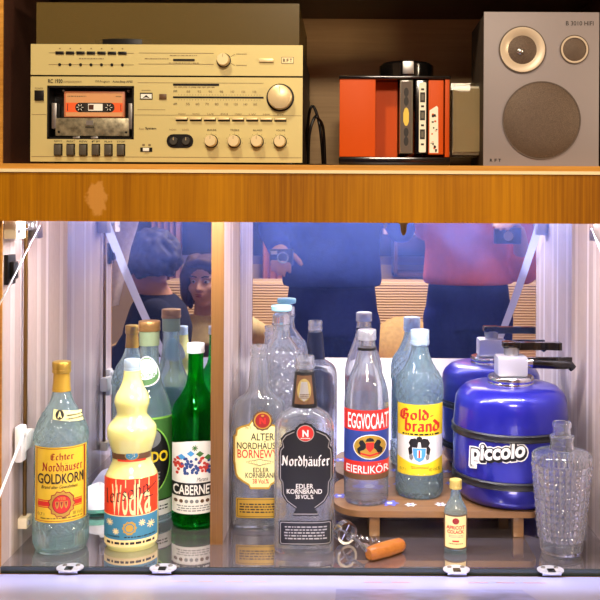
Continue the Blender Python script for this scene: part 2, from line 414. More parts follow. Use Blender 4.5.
# ---------------------------------------------------------------- room
RX0, RX1, RY0, RY1, RH = -1.9, 2.1, -3.6, 0.36, 2.5
M_wall = mat('room wall paper', (176, 150, 124), 0.8, noise=0.05, nscale=6, bump=0.1)
M_ceil = mat('ceiling paint', (225, 218, 205), 0.9, bump=0.1)
M_carpet = mat('brown carpet', (110, 80, 60), 0.95, noise=0.2, nscale=60, bump=0.5)
def slab(name, x0, x1, y0, y1, z0, z1, m, kind='structure'):
    b = MB(); b.box(x0, x1, y0, y1, z0, z1, m); return tag(b.build(name), kind=kind)
slab('floor', RX0 - .1, RX1 + .1, RY0 - .1, RY1 + .1, -0.1, 0, M_carpet)
slab('ceiling', RX0 - .1, RX1 + .1, RY0 - .1, RY1 + .1, RH, RH + .1, M_ceil)
slab('wall_front', RX0 - .1, RX1 + .1, RY1, RY1 + .1, 0, RH, M_wall)
slab('wall_left', RX0 - .1, RX0, RY0, RY1, 0, RH, M_wall)
slab('wall_right', RX1, RX1 + .1, RY0, RY1, 0, RH, M_wall)
# rear wall with a night-dark window opening
WX0, WX1, WZ0, WZ1 = -1.75, 0.55, 0.95, 2.2
b = MB()
b.box(RX0 - .1, WX0, RY0 - .1, RY0, 0, RH, M_wall); b.box(WX1, RX1 + .1, RY0 - .1, RY0, 0, RH, M_wall)
b.box(WX0, WX1, RY0 - .1, RY0, 0, WZ0, M_wall); b.box(WX0, WX1, RY0 - .1, RY0, WZ1, RH, M_wall)
tag(b.build('wall_back'), kind='structure')
M_winframe = mat('window frame paint', (120, 110, 130), 0.4)
b = MB()
for k in range(5):
    x = WX0 + (WX1 - WX0 - 0.05) * k / 4; b.box(x, x + .05, RY0 - .07, RY0 - .02, WZ0, WZ1, M_winframe)
b.box(WX0, WX1, RY0 - .07, RY0 - .02, WZ0, WZ0 + .05, M_winframe); b.box(WX0, WX1, RY0 - .07, RY0 - .02, WZ1 - .05, WZ1, M_winframe)
win = tag(b.build('window_1'), kind='structure')
b = MB(); b.box(WX0, WX1, RY0 - .05, RY0 - .045, WZ0, WZ1, mat('night window pane', (14, 18, 52), 0.05, coat=1.0)); b.build('pane', win)

def fabric(name, rgb, s=60, nz=0.12, bmp=0.5): return mat(name, rgb, 0.9, noise=nz, nscale=s, bump=bmp, bscale=s * 3, spec=0.2)
M_curtain = fabric('rose curtain', (190, 140, 130))
M_pale = fabric('pale linen', (214, 196, 196))
def curtain(x0, x1, y, z0, z1, m, label, amp=.03, waves=5, tie=None):
    b = MB(); n = waves * 10; rows = 16; th = 0.006
    P = []
    for side in (0, 1):
        for j in range(rows + 1):
            v = j / rows; z = z1 + (z0 - z1) * v
            pinch = 1 - (tie or 0) * math.exp(-((v - .62) / .16) ** 2) if tie else 1
            for i in range(n + 1):
                u = i / n; x = (x0 + x1) / 2 + (u - .5) * (x1 - x0) * pinch
                P.append((x, y + amp * math.sin(2 * PI * waves * u) + side * th, z))
    F = []; W = n + 1; S = W * (rows + 1)
    for j in range(rows):
        for i in range(n):
            a = j * W + i; F.append((a, a + 1, a + W + 1, a + W)); F.append((S + a, S + a + W, S + a + W + 1, S + a + 1))
    for j in range(rows):
        for i in (0, n): a = j * W + i; F.append((a, a + W, S + a + W, S + a))
    for i in range(n):
        for j in (0, rows): a = j * W + i; F.append((a, a + 1, S + a + 1, S + a))
    b.add(P, F, m, True)
    o = b.build('curtain', origin=((x0 + x1) / 2, y, z0)); tag(o, label, 'curtain'); return o
curtain(-1.16, -0.98, RY0 + .08, .1, 2.3, M_curtain, 'narrow rose curtain in the mirror, behind the curly-haired man')
curtain(-.80, -.70, RY0 + .08, .1, 2.3, M_curtain, 'very narrow rose curtain in the mirror, above the long-haired person')
curtain(-.50, -.25, RY0 + .08, .1, 2.3, fabric('orange curtain', (200, 120, 80)), 'orange curtain in the mirror between the bar divider and the blue jacket', waves=6)
# pale coat hanging at the left of the mirror picture
r = empty('hanging_garment', (-0.80, -1.42, 1.9), label='pale lilac garment hanging at the far left of the mirror reflection', cat='garment')
b = MB(); rings = []
for j in range(15):
    v = j / 14; z = 0.0 - v * 0.98; w = 0.055 + 0.045 * math.sin(PI * min(1, v * 1.3)) - 0.07 * max(0, v - .72) * 1.6
    rings.append([(w * math.cos(t) * (1 + .06 * math.sin(5 * t + v * 3)) - .05 * v * v, .05 * math.sin(t), z) for t in [2 * PI * k / 24 for k in range(24)]])
b.loft(rings, M_pale); b.build('cloth_body', r)
b = MB(); b.tube([(0, 0, 0), (0, 0, .05), (.02, 0, .08), (0, 0, .1), (0, 0, .6)], .003, M_steel); b.build('hook', r)

# sofa
M_sofa = fabric('beige corduroy', (196, 160, 118), 50, .1, .6)
def corduroy():
    m = bpy.data.materials.new('ribbed corduroy'); m.use_nodes = True; nt = m.node_tree; b = nt.nodes['Principled BSDF']
    tc = nt.nodes.new('ShaderNodeTexCoord'); w = nt.nodes.new('ShaderNodeTexWave'); w.bands_direction = 'Z'; w.inputs['Scale'].default_value = 22; w.inputs['Distortion'].default_value = .6
    nt.links.new(tc.outputs['Object'], w.inputs['Vector'])
    mx = nt.nodes.new('ShaderNodeMix'); mx.data_type = 'RGBA'; mx.inputs[6].default_value = (*lin((206, 168, 124)), 1); mx.inputs[7].default_value = (*lin((224, 188, 146)), 1)
    nt.links.new(w.outputs['Fac'], mx.inputs[0]); nt.links.new(mx.outputs[2], b.inputs['Base Color'])
    bp = nt.nodes.new('ShaderNodeBump'); bp.inputs['Distance'].default_value = .01; nt.links.new(w.outputs['Fac'], bp.inputs['Height']); nt.links.new(bp.outputs[0], b.inputs['Normal'])
    b.inputs['Roughness'].default_value = .9; return m
M_cord = corduroy()
s = empty('sofa', (0.0, -2.75, 0), label='beige ribbed corduroy sofa seen in the bar mirror behind the people', cat='sofa')
b = MB(); b.box(-1.15, 1.25, -.4, .4, .08, .28, M_sofa, .03); b.build('base_frame', s)
for x0, x1 in ((-1.0, -.27), (-.26, .47), (.48, 1.1)):
    b = MB(); b.box(x0, x1, -.22, .42, .285, .44, M_cord, .05); b.build('seat_cushion', s)
    b = MB(); b.box(x0, x1, -.40, -.20, .40, .90, M_cord, .06); b.build('back_cushion', s)
for x0 in (-1.16, 1.11):
    b = MB(); b.box(x0, x0 + .15, -.4, .42, .08, .62, M_sofa, .05); b.build('armrest', s)
for x in (-1.05, 1.15):
    for y in (-.33, .33):
        b = MB(); b.lathe([(0, .02), (.08, .028)], M_sideedge, 12, (x, y, 0)); b.build('leg', s)
b = MB(); b.ball((0, 0, 0), (.17, .07, .14), fabric('sand cushion cloth', (205, 170, 110)), 20, 12)
o = b.build('cushion', loc=(.30, -2.86, .585)); o.rotation_euler = (.25, 0, 0); tag(o, 'sand yellow cushion on the sofa, in the mirror beside the blue jacket', 'cushion')
# shelf with boxes on the rear wall
sh = empty('wall_shelf', (.62, RY0, 0), label='dark wall shelf carrying pale boxes, in the mirror right of the blue jacket', cat='shelf')
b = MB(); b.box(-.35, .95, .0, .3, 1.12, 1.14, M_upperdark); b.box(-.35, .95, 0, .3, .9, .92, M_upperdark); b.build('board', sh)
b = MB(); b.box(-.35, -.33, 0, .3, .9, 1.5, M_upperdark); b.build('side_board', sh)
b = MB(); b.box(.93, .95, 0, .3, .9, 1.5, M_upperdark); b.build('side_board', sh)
M_box = mat('pale cardboard', (214, 178, 176), .7)
for i, (x, z, w, h, lab) in enumerate(((.32, 1.14, .22, .10, 'pale pink cardboard box on the wall shelf board, beneath the other box'), (.34, 1.24, .2, .09, 'pale pink cardboard box on top of the other box on the wall shelf'))):
    b = MB(); b.box(-w / 2, w / 2, -.08, .08, 0, h, M_box, .004); b.box(-w / 2 - .004, w / 2 + .004, -.084, .084, h * .7, h, M_box, .003)
    o = b.build('storage_box', loc=(x, RY0 + .2, z)); tag(o, lab, 'box')
# ceiling lamps
def ceiling_lamp(x, y, z, r, lab):
    o = empty('ceiling_lamp', (x, y, z), label=lab, cat='lamp')
    b = MB(); b.lathe([(.02, r * .3), (.045, r * 1.05), (.05, r * 1.05), (.03, r * .3)], M_white, 32, close=True); b.build('lamp_shade', o)
    b = MB(); b.tube([(0, 0, .025), (0, 0, RH - z)], .006, M_white); b.build('pole', o)
    return o
ceiling_lamp(-.28, -.66, 2.32, .2, 'round white ceiling lamp above the wall unit')
ceiling_lamp(.1, -2.1, 2.38, .36, 'larger round white ceiling lamp above the sofa')

fl = empty('added_fill_lamp', (1.42, -.95, 0), label='added floor lamp with round white shade, out of view, brightening the upper shelf', cat='lamp')  # made-up stand and shade for the unseen fill light
b = MB(); b.lathe([(0, .15), (.02, .15), (.025, .02)], M_upperdark, 32); b.build('base', fl)
b = MB(); b.tube([(0, 0, .02), (0, 0, 1.9)], .01, M_brass); b.build('pole', fl)
b = MB(); b.lathe([(1.66, .19), (1.9, .13), (1.9, .127), (1.66, .187)], M_white, 32, close=True); b.build('lamp_shade', fl)

# ---------------------------------------------------------------- wall unit
unit = empty('wall_unit', (0, 0, 0), label='wooden wall unit with open hi-fi shelf above a lit mirrored bar compartment', cat='cabinet')
XL, XR, TH = -0.478, 0.385, 0.018
UY = 0.31      # back of the upper compartment
ZC = 1.590     # ceiling of the upper compartment
def part(name, m, *bx, parent=None, bev=0):
    b = MB()
    for q in bx: b.box(*q, m, bev)
    return b.build(name, parent or unit)
# bar side linings
part('side_lining', M_side, (XL - .004, XL, 0.001, YM, ZF - .01, 1.288))
part('side_lining', M_side, (XR, XR + .004, 0.001, YM, ZF - .01, 1.288))
part('side_panel', M_fascia, (XL - .004 - TH, XL - .004, 0, .34, 0, 1.65))
part('side_panel', M_fascia, (XR + .004, XR + .004 + TH, 0, .34, 0, 1.65))
part('edge_banding', M_edge, (XL - .004 - TH, XL, -.002, 0, .76, 1.62))
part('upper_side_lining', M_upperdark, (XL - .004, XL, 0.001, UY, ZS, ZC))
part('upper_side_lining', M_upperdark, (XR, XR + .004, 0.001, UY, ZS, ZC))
part('shelf_board', M_edge, (XL - .004, XR + .004, -.012, .33, 1.288, ZS - .0005))
part('upper_back_panel', M_upper, (XL, XR, UY, UY + .01, ZS, ZC))
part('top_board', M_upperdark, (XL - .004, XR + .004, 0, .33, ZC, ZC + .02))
part('fascia', M_fascia, (XL - .03, XR + .03, -.02, -.002, 1.2395, 1.3065))
part('trim_strip', M_strip, (XL - .03, XR + .03, -.0225, -.012, 1.3066, 1.311))
part('shelf_lip', M_edge, (XL - .03, XR + .03, -.0195, -.0125, 1.3112, 1.3183))
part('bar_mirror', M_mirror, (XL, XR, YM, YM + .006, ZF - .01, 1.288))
part('lower_back_panel', M_upper, (XL, XR, YM + .006, YM + .014, .05, 1.288))
part('bar_floor', M_floorglass, (XL, XR, .0005, YM - .0005, ZF - .009, ZF))
part('floor_edge', M_glassedge, (XL, XR, -.0015, .0002, ZF - .0095, ZF - .0004))
part('bottom_board', M_edge, (XL - .004, XR + .004, .0, YM, ZF - .028, ZF - .01))
part('plinth', M_fascia, (XL, XR, .03, .05, .0, .06))
for x0, x1 in ((XL + .001, (XL + XR) / 2 - .001), ((XL + XR) / 2 + .001, XR - .001)):
    d = part('lower_door', M_fascia, (x0, x1, -.0, .018, .065, ZF - .05))
    b = MB(); b.tube([(x1 - .03 if x0 < -.2 else x0 + .03, -.012, .5), (x1 - .03 if x0 < -.2 else x0 + .03, -.012, .6)], .004, M_chrome); b.build('door_handle', d)
# divider (mirror side laminate, wooden front edge)
DX0, DX1, DY = X_(212, 1.335), X_(224, 1.335), .085
part('divider', M_side, (DX0, DX1, DY + .002, YM - .0005, ZF, 1.288))
part('divider_edge', M_sideedge, (DX0 - .0005, DX1 + .0005, DY, DY + .0019, ZF, 1.288))
b = MB(); b.lathe([(-.017, .0015), (-.012, .004), (-.003, .0045), (-.0005, .007), (0, .007)], M_brass, 20, (.078, -.010, 1.2394)); b.build('fascia_catch', unit)
# light tube
b = MB(); b.tube([(-.44, .018, 1.274), (.36, .018, 1.274)], .0, M_white) if False else None
b = MB(); b.box(-.43, .35, .002, .036, 1.2872, 1.288, M_white); b.build('lamp_housing', unit)
# flap door tilted up from the hinge line
A = math.radians(16.0)
def FL(x, t, h=0): return (x, -.006 - t * math.cos(A) + h * math.sin(A) * 1, ZF - .0085 + t * math.sin(A) + h * math.cos(A))
def flapbox(b, x0, x1, t0, t1, h0, h1, m):
    V = [FL(x, t, h) for h in (h0, h1) for t in (t0, t1) for x in (x0, x1)]
    b.add(V, [(0, 2, 3, 1), (4, 5, 7, 6), (0, 1, 5, 4), (2, 6, 7, 3), (0, 4, 6, 2), (1, 3, 7, 5)], m)
b = MB(); flapbox(b, XL - .02, XR + .02, 0, .485, -.017, -.0004, M_fascia); flap = b.build('flap_door', unit)
b = MB(); flapbox(b, XL - .018, XR + .018, .002, .483, -.0004, .0, M_flap); b.build('flap_lining', flap)
# faint ochre and red-brown dashes on the lining
M_mk1 = mat('ochre mark', (206, 178, 160), .3); M_mk2 = mat('red-brown mark', (196, 150, 160), .3)
for x0, x1, m in ((172, 192, M_mk1), (200, 215, M_mk1), (227, 245, M_mk1), (254, 268, M_mk1), (366, 384, M_mk2), (393, 412, M_mk2), (498, 517, M_mk2), (525, 548, M_mk2), (470, 490, M_mk2)):
    pr = Print(); pr.rect(x0, 0, x1, 1.6, m, 0)
    pr.build('lining_dash', lambda x, y, l: FL(X_(x, 1.17), .082 - y * .006, .0002), flap, 0)
# hinges
M_satin = mat('satin hinge metal', (214, 214, 222), .3, .5)
for px in (72, 165, 458, 552):
    x = X_(px, 1.245); b = MB()
    n = 24
    top = [(x + .0185 * math.cos(2 * PI * k / n), -.006 + .015 * math.sin(2 * PI * k / n), ZF + .0016) for k in range(n)]
    bot = [(p[0], p[1], ZF + .0001) for p in top]; b.loft([bot, top], M_satin, False)
    b.tube([(x - .013, -.0125, ZF - .0015), (x + .013, -.0125, ZF - .0015)], .0032, M_chrome, 12)
    for q in (-.009, .009): b.lathe([(0, .0032), (.0014, .0028), (.0018, .0)], M_steel, 12, (x + q, 0.0, ZF + .0016))
    b.box(x - .005, x + .005, -.016, -.006, ZF - .001, ZF + .003, M_black)
    b.build('hinge', flap)
b = MB()
# straps from the side walls to the flap
def strap(X, sgn):
    b = MB(); a = Vector((X, .095, 1.226)); c = Vector((X, -.452, .893)); n = 24; w = .009; V = []
    d = (c - a).normalized(); vw = Vector((-.35 * -sgn, .94, 0)) if False else Vector((.35 * (1 if X > 0 else -1), .94, 0)); side = (vw - d * vw.dot(d)).normalized()
    for i in range(n + 1):
        p = a.lerp(c, i / n); p.z -= .012 * math.sin(PI * i / n)
        for q, e in ((-w, 0), (w, 0), (w, .0007), (-w, .0007)): V.append(p + side * q + Vector((sgn * e, 0, e)))
    F = []
    for i in range(n):
        for k in range(4): q = (k + 1) % 4; F.append((i * 4 + k, i * 4 + q, i * 4 + 4 + q, i * 4 + 4 + k))
    F += [(0, 1, 2, 3), (n * 4, n * 4 + 3, n * 4 + 2, n * 4 + 1)]
    b.add(V, F, mat('white woven tape', (216, 216, 226), .6), True); b.build('flap_strap', unit)
    b = MB(); b.box(*(sorted((X + sgn * .016, X - sgn * .004))), .082, .108, 1.213, 1.24, M_steel, .002); b.build('strap_bracket', unit)
strap(XL + .016, -1); strap(XR - .016, 1)
# guide rod with sliding block, left wall
x = XL + .006
b = MB(); b.tube([(x, .074, .802), (x, .074, 1.286)], .003, M_brass, 10); b.build('guide_rod', unit)
b = MB(); b.box(XL + .0002, XL + .014, .060, .084, .790, .806, M_creamplas, .002); b.lathe([(0, .004), (.002, .003)], M_steel, 12, (XL + .014, .067, .798), 'X'); b.build('rod_bracket', unit)
b = MB(); b.box(XL + .0005, XL + .016, .052, .088, .905, .932, M_white, .004); b.box(XL + .003, XL + .014, .038, .062, .892, .944, M_white, .004) ; b.lathe([(0, .006), (.003, .005)], M_white, 16, (XL + .014, .048, .935), 'X')
b.build('sliding_block', unit)
b = MB(); b.tube([(XL + .014, .046, .934), (XL + .014, -.10, .832), (XL + .012, -.20, .812)], .0018, M_white, 8); b.build('stay_arm', unit)
# hinge block, spring and catch on left wall front
b = MB(); b.box(XL + .0002, XL + .018, .003, .040, 1.214, 1.240, M_creamplas, .002); b.lathe([(0, .004), (.0015, .003)], M_steel, 12, (XL + .018, .012, 1.226), 'X'); b.build('hinge_block', unit)
b = MB(); pts = [(XL + .012 + .006 * math.cos(t), .05 + .052 * t / (16 * PI) + 0, 1.232 + .006 * math.sin(t)) for t in [k * 16 * PI / 160 for k in range(161)]]
b.tube(pts, .0012, M_steel, 6); b.build('spring', unit)
b = MB(); b.box(XL + .0002, XL + .006, .004, .034, 1.150, 1.192, M_black, .001); b.box(XL + .006, XL + .012, .010, .028, 1.158, 1.182, M_black, .001); b.lathe([(0, .003), (.001, .002)], M_steel, 10, (XL + .006, .019, 1.153), 'X')
b.build('magnet_catch', unit)
# printed sheet lying on the flap
b = MB(); M_sheet = mat('blue printed sheet', (158, 164, 224), .35, coat=.2, noise=.3, nscale=22)
flapbox(b, -.011, .215, .155, .34, .0001, .0008, M_sheet)
o = b.build('picture_sheet', origin=FL(.1, .3, .0001)); tag(o, 'bluish printed sheet lying on the open flap door below the bar', 'sheet')
# ---------------------------------------------------------------- hi-fi compact system
M_champ = mat('champagne aluminium', (196, 180, 122), .42, .25, bump=.03, bscale=300)
M_champ2 = mat('champagne knob', (222, 200, 152), .35, .35)
M_dark = mat('dark print', (28, 22, 16), .5)
M_mid = mat('faded print', (120, 100, 66), .5)
M_bodyblk = mat('stereo case', (20, 16, 14), .5)
SD = 1.26; SYF = SD - CAMD     # front plane
def FX(x): return (x - VX) * SD / FPX
def FZ(y): return CAMZ - (y - VY) * SD / FPX
st = empty('compact_stereo', (FX(166), SYF, ZS), label='silver compact stereo with cassette deck, tuner and turntable under smoked lid', cat='stereo')
SO = Vector(st.location)
def spart(name, b, parent=st):
    return b.build(name, parent) if False else _sp(name, b, parent)
def _sp(name, b, parent):
    o = b.build(name); o.parent = parent; o.location = -SO if parent == st else (0, 0, 0); return o
def fbox(b, x0, x1, y0, y1, dy0, dy1, m, bev=0): b.box(FX(x0), FX(x1), SYF + dy0, SYF + dy1, FZ(y1), FZ(y0), m, bev)
def fmap(dy=-.0003): return lambda x, y, l: (FX(x), SYF + dy - l * .0001, FZ(y))
b = MB(); fbox(b, 30.5, 301.5, 78.5, 162.5, .0262, .26, M_bodyblk); fbox(b, 30.5, 46.4, 78.5, 162.5, .0022, .0262, M_bodyblk); fbox(b, 133.6, 301.5, 78.5, 162.5, .0022, .0262, M_bodyblk); fbox(b, 46.4, 133.6, 78.5, 86.9, .0022, .0262, M_bodyblk); fbox(b, 46.4, 133.6, 140.6, 162.5, .0022, .0262, M_bodyblk)
spart('tuner_case', b)
b = MB()
# face plate in strips around the cassette well
fbox(b, 30, 46.5, 78, 163, 0, .002, M_champ); fbox(b, 133.5, 302, 78, 163, 0, .002, M_champ); fbox(b, 46.5, 133.5, 78, 87, 0, .002, M_champ); fbox(b, 46.5, 133.5, 140.5, 163, 0, .002, M_champ)
face = spart('face_plate', b)
b = MB(); fbox(b, 31, 301, 46, 76, .0022, .26, M_bodyblk); spart('turntable_case', b)
b = MB(); fbox(b, 30, 302, 45.5, 76.3, 0, .002, M_champ); face2 = spart('turntable_face', b)
b = MB(); fbox(b, 31, 301, 76.3, 78.4, .004, .25, M_black); spart('case_gap', b)
for x in (45, 287):
    for y in (.02, .22): b = MB(); b.lathe([(ZS, .008), (FZ(163) + .0005, .009)], M_black, 16, (FX(x), SYF + y, 0)); spart('foot', b)
# smoked lid: hollow box, thin walls
b = MB(); M_smoke = bpy.data.materials.new('smoked acrylic'); M_smoke.use_nodes = True
nt = M_smoke.node_tree; pb = nt.nodes['Principled BSDF']; pb.inputs['Base Color'].default_value = (*lin((118, 98, 54)), 1); pb.inputs['Roughness'].default_value = .25
tr = nt.nodes.new('ShaderNodeBsdfTransparent'); tr.inputs[0].default_value = (.66, .62, .5, 1); mx = nt.nodes.new('ShaderNodeMixShader'); mx.inputs[0].default_value = .45
nt.links.new(tr.outputs[0], mx.inputs[1]); nt.links.new(pb.outputs[0], mx.inputs[2]); nt.links.new(mx.outputs[0], nt.nodes['Material Output'].inputs[0])
x0, x1, z0, z1, y0, y1 = FX(33.5), FX(298), FZ(45.3), FZ(2.5), SYF + .008, SYF + .25
for q in ((x0, x1, y0, y0 + .003, z0, z1), (x0, x1, y1 - .003, y1, z0, z1), (x0, x0 + .003, y0 + .0031, y1 - .0031, z0, z1), (x1 - .003, x1, y0 + .0031, y1 - .0031, z0, z1), (x0 + .0031, x1 - .0031, y0 + .0031, y1 - .0031, z1 - .003, z1)):
    b.box(*q, M_smoke)
spart('dust_cover', b)
b = MB(); b.lathe([(FZ(45) + .001, .135), (FZ(45) + .008, .135), (FZ(45) + .010, .13)], M_black, 64, (FX(120), SYF + .14, 0)); spart('platter', b)
b = MB(); b.tube([(FX(262), SYF + .20, FZ(32)), (FX(262), SYF + .09, FZ(33)), (FX(235), SYF + .05, FZ(38))], .004, M_steel); b.lathe([(FZ(45), .014), (FZ(30), .012)], M_steel, 20, (FX(262), SYF + .20, 0)); spart('tonearm', b)

# printed lines, lettering and scales
p = Print()
R_ = p.rect
for y in (54.3, 66): R_(48, y - .25, 133, y + .25, M_mid)
for y in (54, 65): R_(138, y - .25, 213, y + .25, M_mid)
p.lines(78, 59.5, 104, 61.5, 1, M_mid); p.lines(144, 59.3, 170, 61, 1, M_mid); p.lines(168, 56, 198, 57.5, 1, M_mid); p.lines(168, 63.5, 198, 65, 1, M_mid)
for k in range(7): R_(58.3 + 10.45 * k, 49.3, 59.8 + 10.45 * k, 50.5, M_mid)
p.poly([(230, 57), (234, 54.6), (234, 55.2), (230, 57.6)], M_mid); p.poly([(230, 64), (234, 66.4), (234, 65.8), (230, 63.4)], M_mid)
p.lines(235, 54.2, 246, 55.8, 1, M_mid); p.lines(235, 65.5, 246, 67, 1, M_mid)
p.text('RC 1930', 47.5, 80.6, 62, 84.6, M_dark, 3, .02); p.text('compactsystem', 63, 82, 81, 84.8, M_mid, 3)
p.text('FM-Program', 95, 81.6, 109, 84.4, M_dark, 3); p.text('Auto-Stop APSS', 112, 81.6, 132, 84.4, M_dark, 3, .01)
p.text('POWER', 34.5, 89, 42.5, 90.8, M_mid, 3)
R_(31, 115.8, 46, 116.2, M_mid); R_(134, 115.8, 301, 116.2, M_mid); R_(31, 157.8, 301, 158.3, M_mid)
for y in (83.5, 110.5): R_(137, y, 165 if y > 100 else 263, y + .4, M_mid)
R_(172.5, 84.4, 218.5, 86.6, M_black, 1)
R_(172.5, 97.2, 263, 99, M_black, 1)
for k, t in enumerate(('88', '92', '96', '98', '100', '104', '108')): p.text(t, 186 + k * 11, 91.2, 189.6 + k * 11, 93.6, M_mid, 2)
for k, t in enumerate(('55', '60', '70', '80', '100', '120', '140', '160')): p.text(t, 185.5 + k * 9.6, 103.6, 189.2 + k * 9.6, 106, M_mid, 2)
p.text('FM', 173, 91, 176.5, 93.5, M_dark, 2); p.text('AM', 173, 103.6, 176.5, 106, M_dark, 2)
for k in range(30): R_(178 + k * 2.8, 95, 178.35 + k * 2.8, 96.3, M_mid); R_(178 + k * 2.8, 100, 178.35 + k * 2.8, 101.3, M_mid)
for k in range(8): R_(182 + k * 4.2, 88, 182.3 + k * 4.2, 89.2, M_mid)
p.lines(172, 87.5, 214, 89, 1, M_mid)
for k, t in enumerate(('MONO', 'PHONO', 'TAPE', 'FM', 'STEREO', 'LW', 'MW', 'SW')): p.text(t, 178 + k * 14.1, 114, 185 + k * 14.1, 115.6, M_mid, 2)
for k, t in enumerate(('BASS', 'TREBLE', 'BALANCE', 'VOLUME')): p.text(t, 207 + k * 22.9, 129.8, 216 + k * 22.9, 131.6, M_dark, 2)
p.text('PHONES', 169, 129.8, 176, 131.4, M_mid, 2); p.text('LEVEL', 182, 129.8, 189, 131.4, M_mid, 2)
p.text('Auto', 138.5, 128.6, 143.5, 130.8, M_mid, 2); p.text('System', 145, 128.2, 156, 131, M_dark, 2, .02)
p.lines(141, 91, 150, 92.5, 1, M_mid); R_(142, 145, 144.5, 147, M_mid); R_(148, 145, 150.5, 147, M_mid)
for k, t in enumerate(('EJECT', 'REC', 'REW', 'FF', 'PLAY', 'STOP')): p.text(t, 54 + k * 12.55, 141.8, 62 + k * 12.55, 143.6, M_dark, 2)
for k in range(9): a = math.radians(225 - 33.75 * k); [R_(cx + 8.2 * math.cos(a) - .2, 142 - 8.2 * math.sin(a) - .5, cx + 8.2 * math.cos(a) + .2, 142 - 8.2 * math.sin(a) + .5, M_mid) for cx in (211, 233.9, 256.8, 279.7)]
p.rrect(280.6, 57.4, 293, 64, .8, M_dark, 1); p.rrect(281, 57.8, 292.6, 63.6, .7, M_champ2, 2)
p.text('R', 282.4, 59, 284.8, 62.6, M_dark, 3, .03); p.text('F', 285.9, 59, 287.9, 62.6, M_dark, 3, .03); p.text('T', 289, 59, 291.3, 62.6, M_dark, 3, .03)
o = p.build('face_lettering', fmap(), None, 0); o.parent = st; o.location = -SO

def fbtn(name, x, y, w, h, prot, m, bev=.0004, par=st, d0=0):
    b = MB(); b.box(FX(x - w * .6), FX(x + w * .6), SYF - prot, SYF + d0, FZ(y + h / 2), FZ(y - h / 2), m, bev); return spart(name, b, par)
def knob(x, y, r, prot, m=M_champ2, ring=M_black, name='knob', mark=True):
    rr = r * SD / FPX; b = MB()
    b.lathe([(0, rr * 1.14), (.0012, rr * 1.14)], ring, 40, (FX(x), SYF, FZ(y)), 'Y')
    # axis 'Y': z grows toward -y
    b.lathe([(.0012, rr), (prot - .001, rr * .96), (prot, rr * .88)], m, 40, (FX(x), SYF, FZ(y)), 'Y')
    if mark: b.box(FX(x) - .0003, FX(x) + .0003, SYF - prot - .0003, SYF - prot + .0001, FZ(y) + rr * .3, FZ(y) + rr * .85, M_mid)
    return spart(name, b)
for k in range(7): fbtn('preset_key', 59 + 10.45 * k, 54.3, 7, 3, .0015, M_black)
for k in range(7):
    b = MB(); b.lathe([(0, .0022), (.001, .002)], M_black, 16, (FX(59 + 10.45 * k), SYF, FZ(66)), 'Y'); spart('preset_dial', b)
fbtn('power_button', 39, 97, 7.6, 10, .003, M_black)
b = MB(); fbox(b, 172.5, 194, 59.8, 61.8, -.001, 0, M_black); spart('pitch_slider', b)
knob(223, 61, 6.3, .012, name='turntable_knob'); fbtn('start_button', 265.5, 61, 12, 3.4, .003, M_champ2)
knob(279.7, 98, 12.2, .014, name='tuning_knob')
for k in range(4): knob(211 + 22.9 * k, 142, 5.9, .013, name='control_knob')
for k in range(8):
    b = MB(); fbox(b, 175.3 + k * 14.1, 187.2 + k * 14.1, 118.8, 122, -.0004, 0, M_black); fbox(b, 175.8 + k * 14.1, 186.8 + k * 14.1, 118.8, 120.6, -.005, -.0004, M_champ2, .0003); spart('selector_key', b)
for k in range(6):
    b = MB(); fbox(b, 53.8 + k * 12.55, 62.3 + k * 12.55, 145, 157, -.0006, 0, M_black); fbox(b, 54.6 + k * 12.55, 61.5 + k * 12.55, 146.3, 156.4, -.006, -.0006, mat('grey key', (70, 64, 54), .4) if k == 0 else MATS['grey key'], .0006); spart('tape_key', b)
b = MB(); p = Print(); p.rrect(166.3, 135, 193, 148.8, 6.6, M_black, 0); p.build('x', fmap(-.0006), None, 0, mb=b)
for x in (173.5, 186): b.lathe([(0, .0058), (.004, .0052)], mat('dark grey knob', (52, 48, 42), .4) if 'dark grey knob' not in MATS else MATS['dark grey knob'], 24, (FX(x), SYF - .0006, FZ(142)), 'Y'); b.box(FX(x) - .0003, FX(x) + .0003, SYF - .0049, SYF - .0046, FZ(142) + .001, FZ(142) + .005, M_champ2)
b.flat = True; spart('level_control', b)
b = MB(); fbox(b, 140, 152, 148.5, 152.8, -.0006, 0, M_black); fbox(b, 143, 149, 149, 152.3, -.003, -.0006, M_white, .0003); spart('slide_switch', b)
b = MB(); fbox(b, 139.5, 152, 93.7, 100.5, -.0006, 0, M_black); fbox(b, 140.3, 151.2, 95, 99.6, -.0008, -.0006, M_white); spart('tuning_meter', b)
b = MB(); b.add([(FX(142), SYF - .001, FZ(99.4)), (FX(145.8), SYF - .001, FZ(96)), (FX(149.5), SYF - .001, FZ(99.4)), (FX(145.8), SYF - .001, FZ(98.3))], [(0, 1, 2, 3)], M_dark); b.flat = True; spart('meter_needle', b)
b = MB(); fbox(b, 158.8, 166, 95, 100.3, -.002, 0, mat('brown key', (90, 62, 34), .4), .0004); spart('stereo_lamp', b)
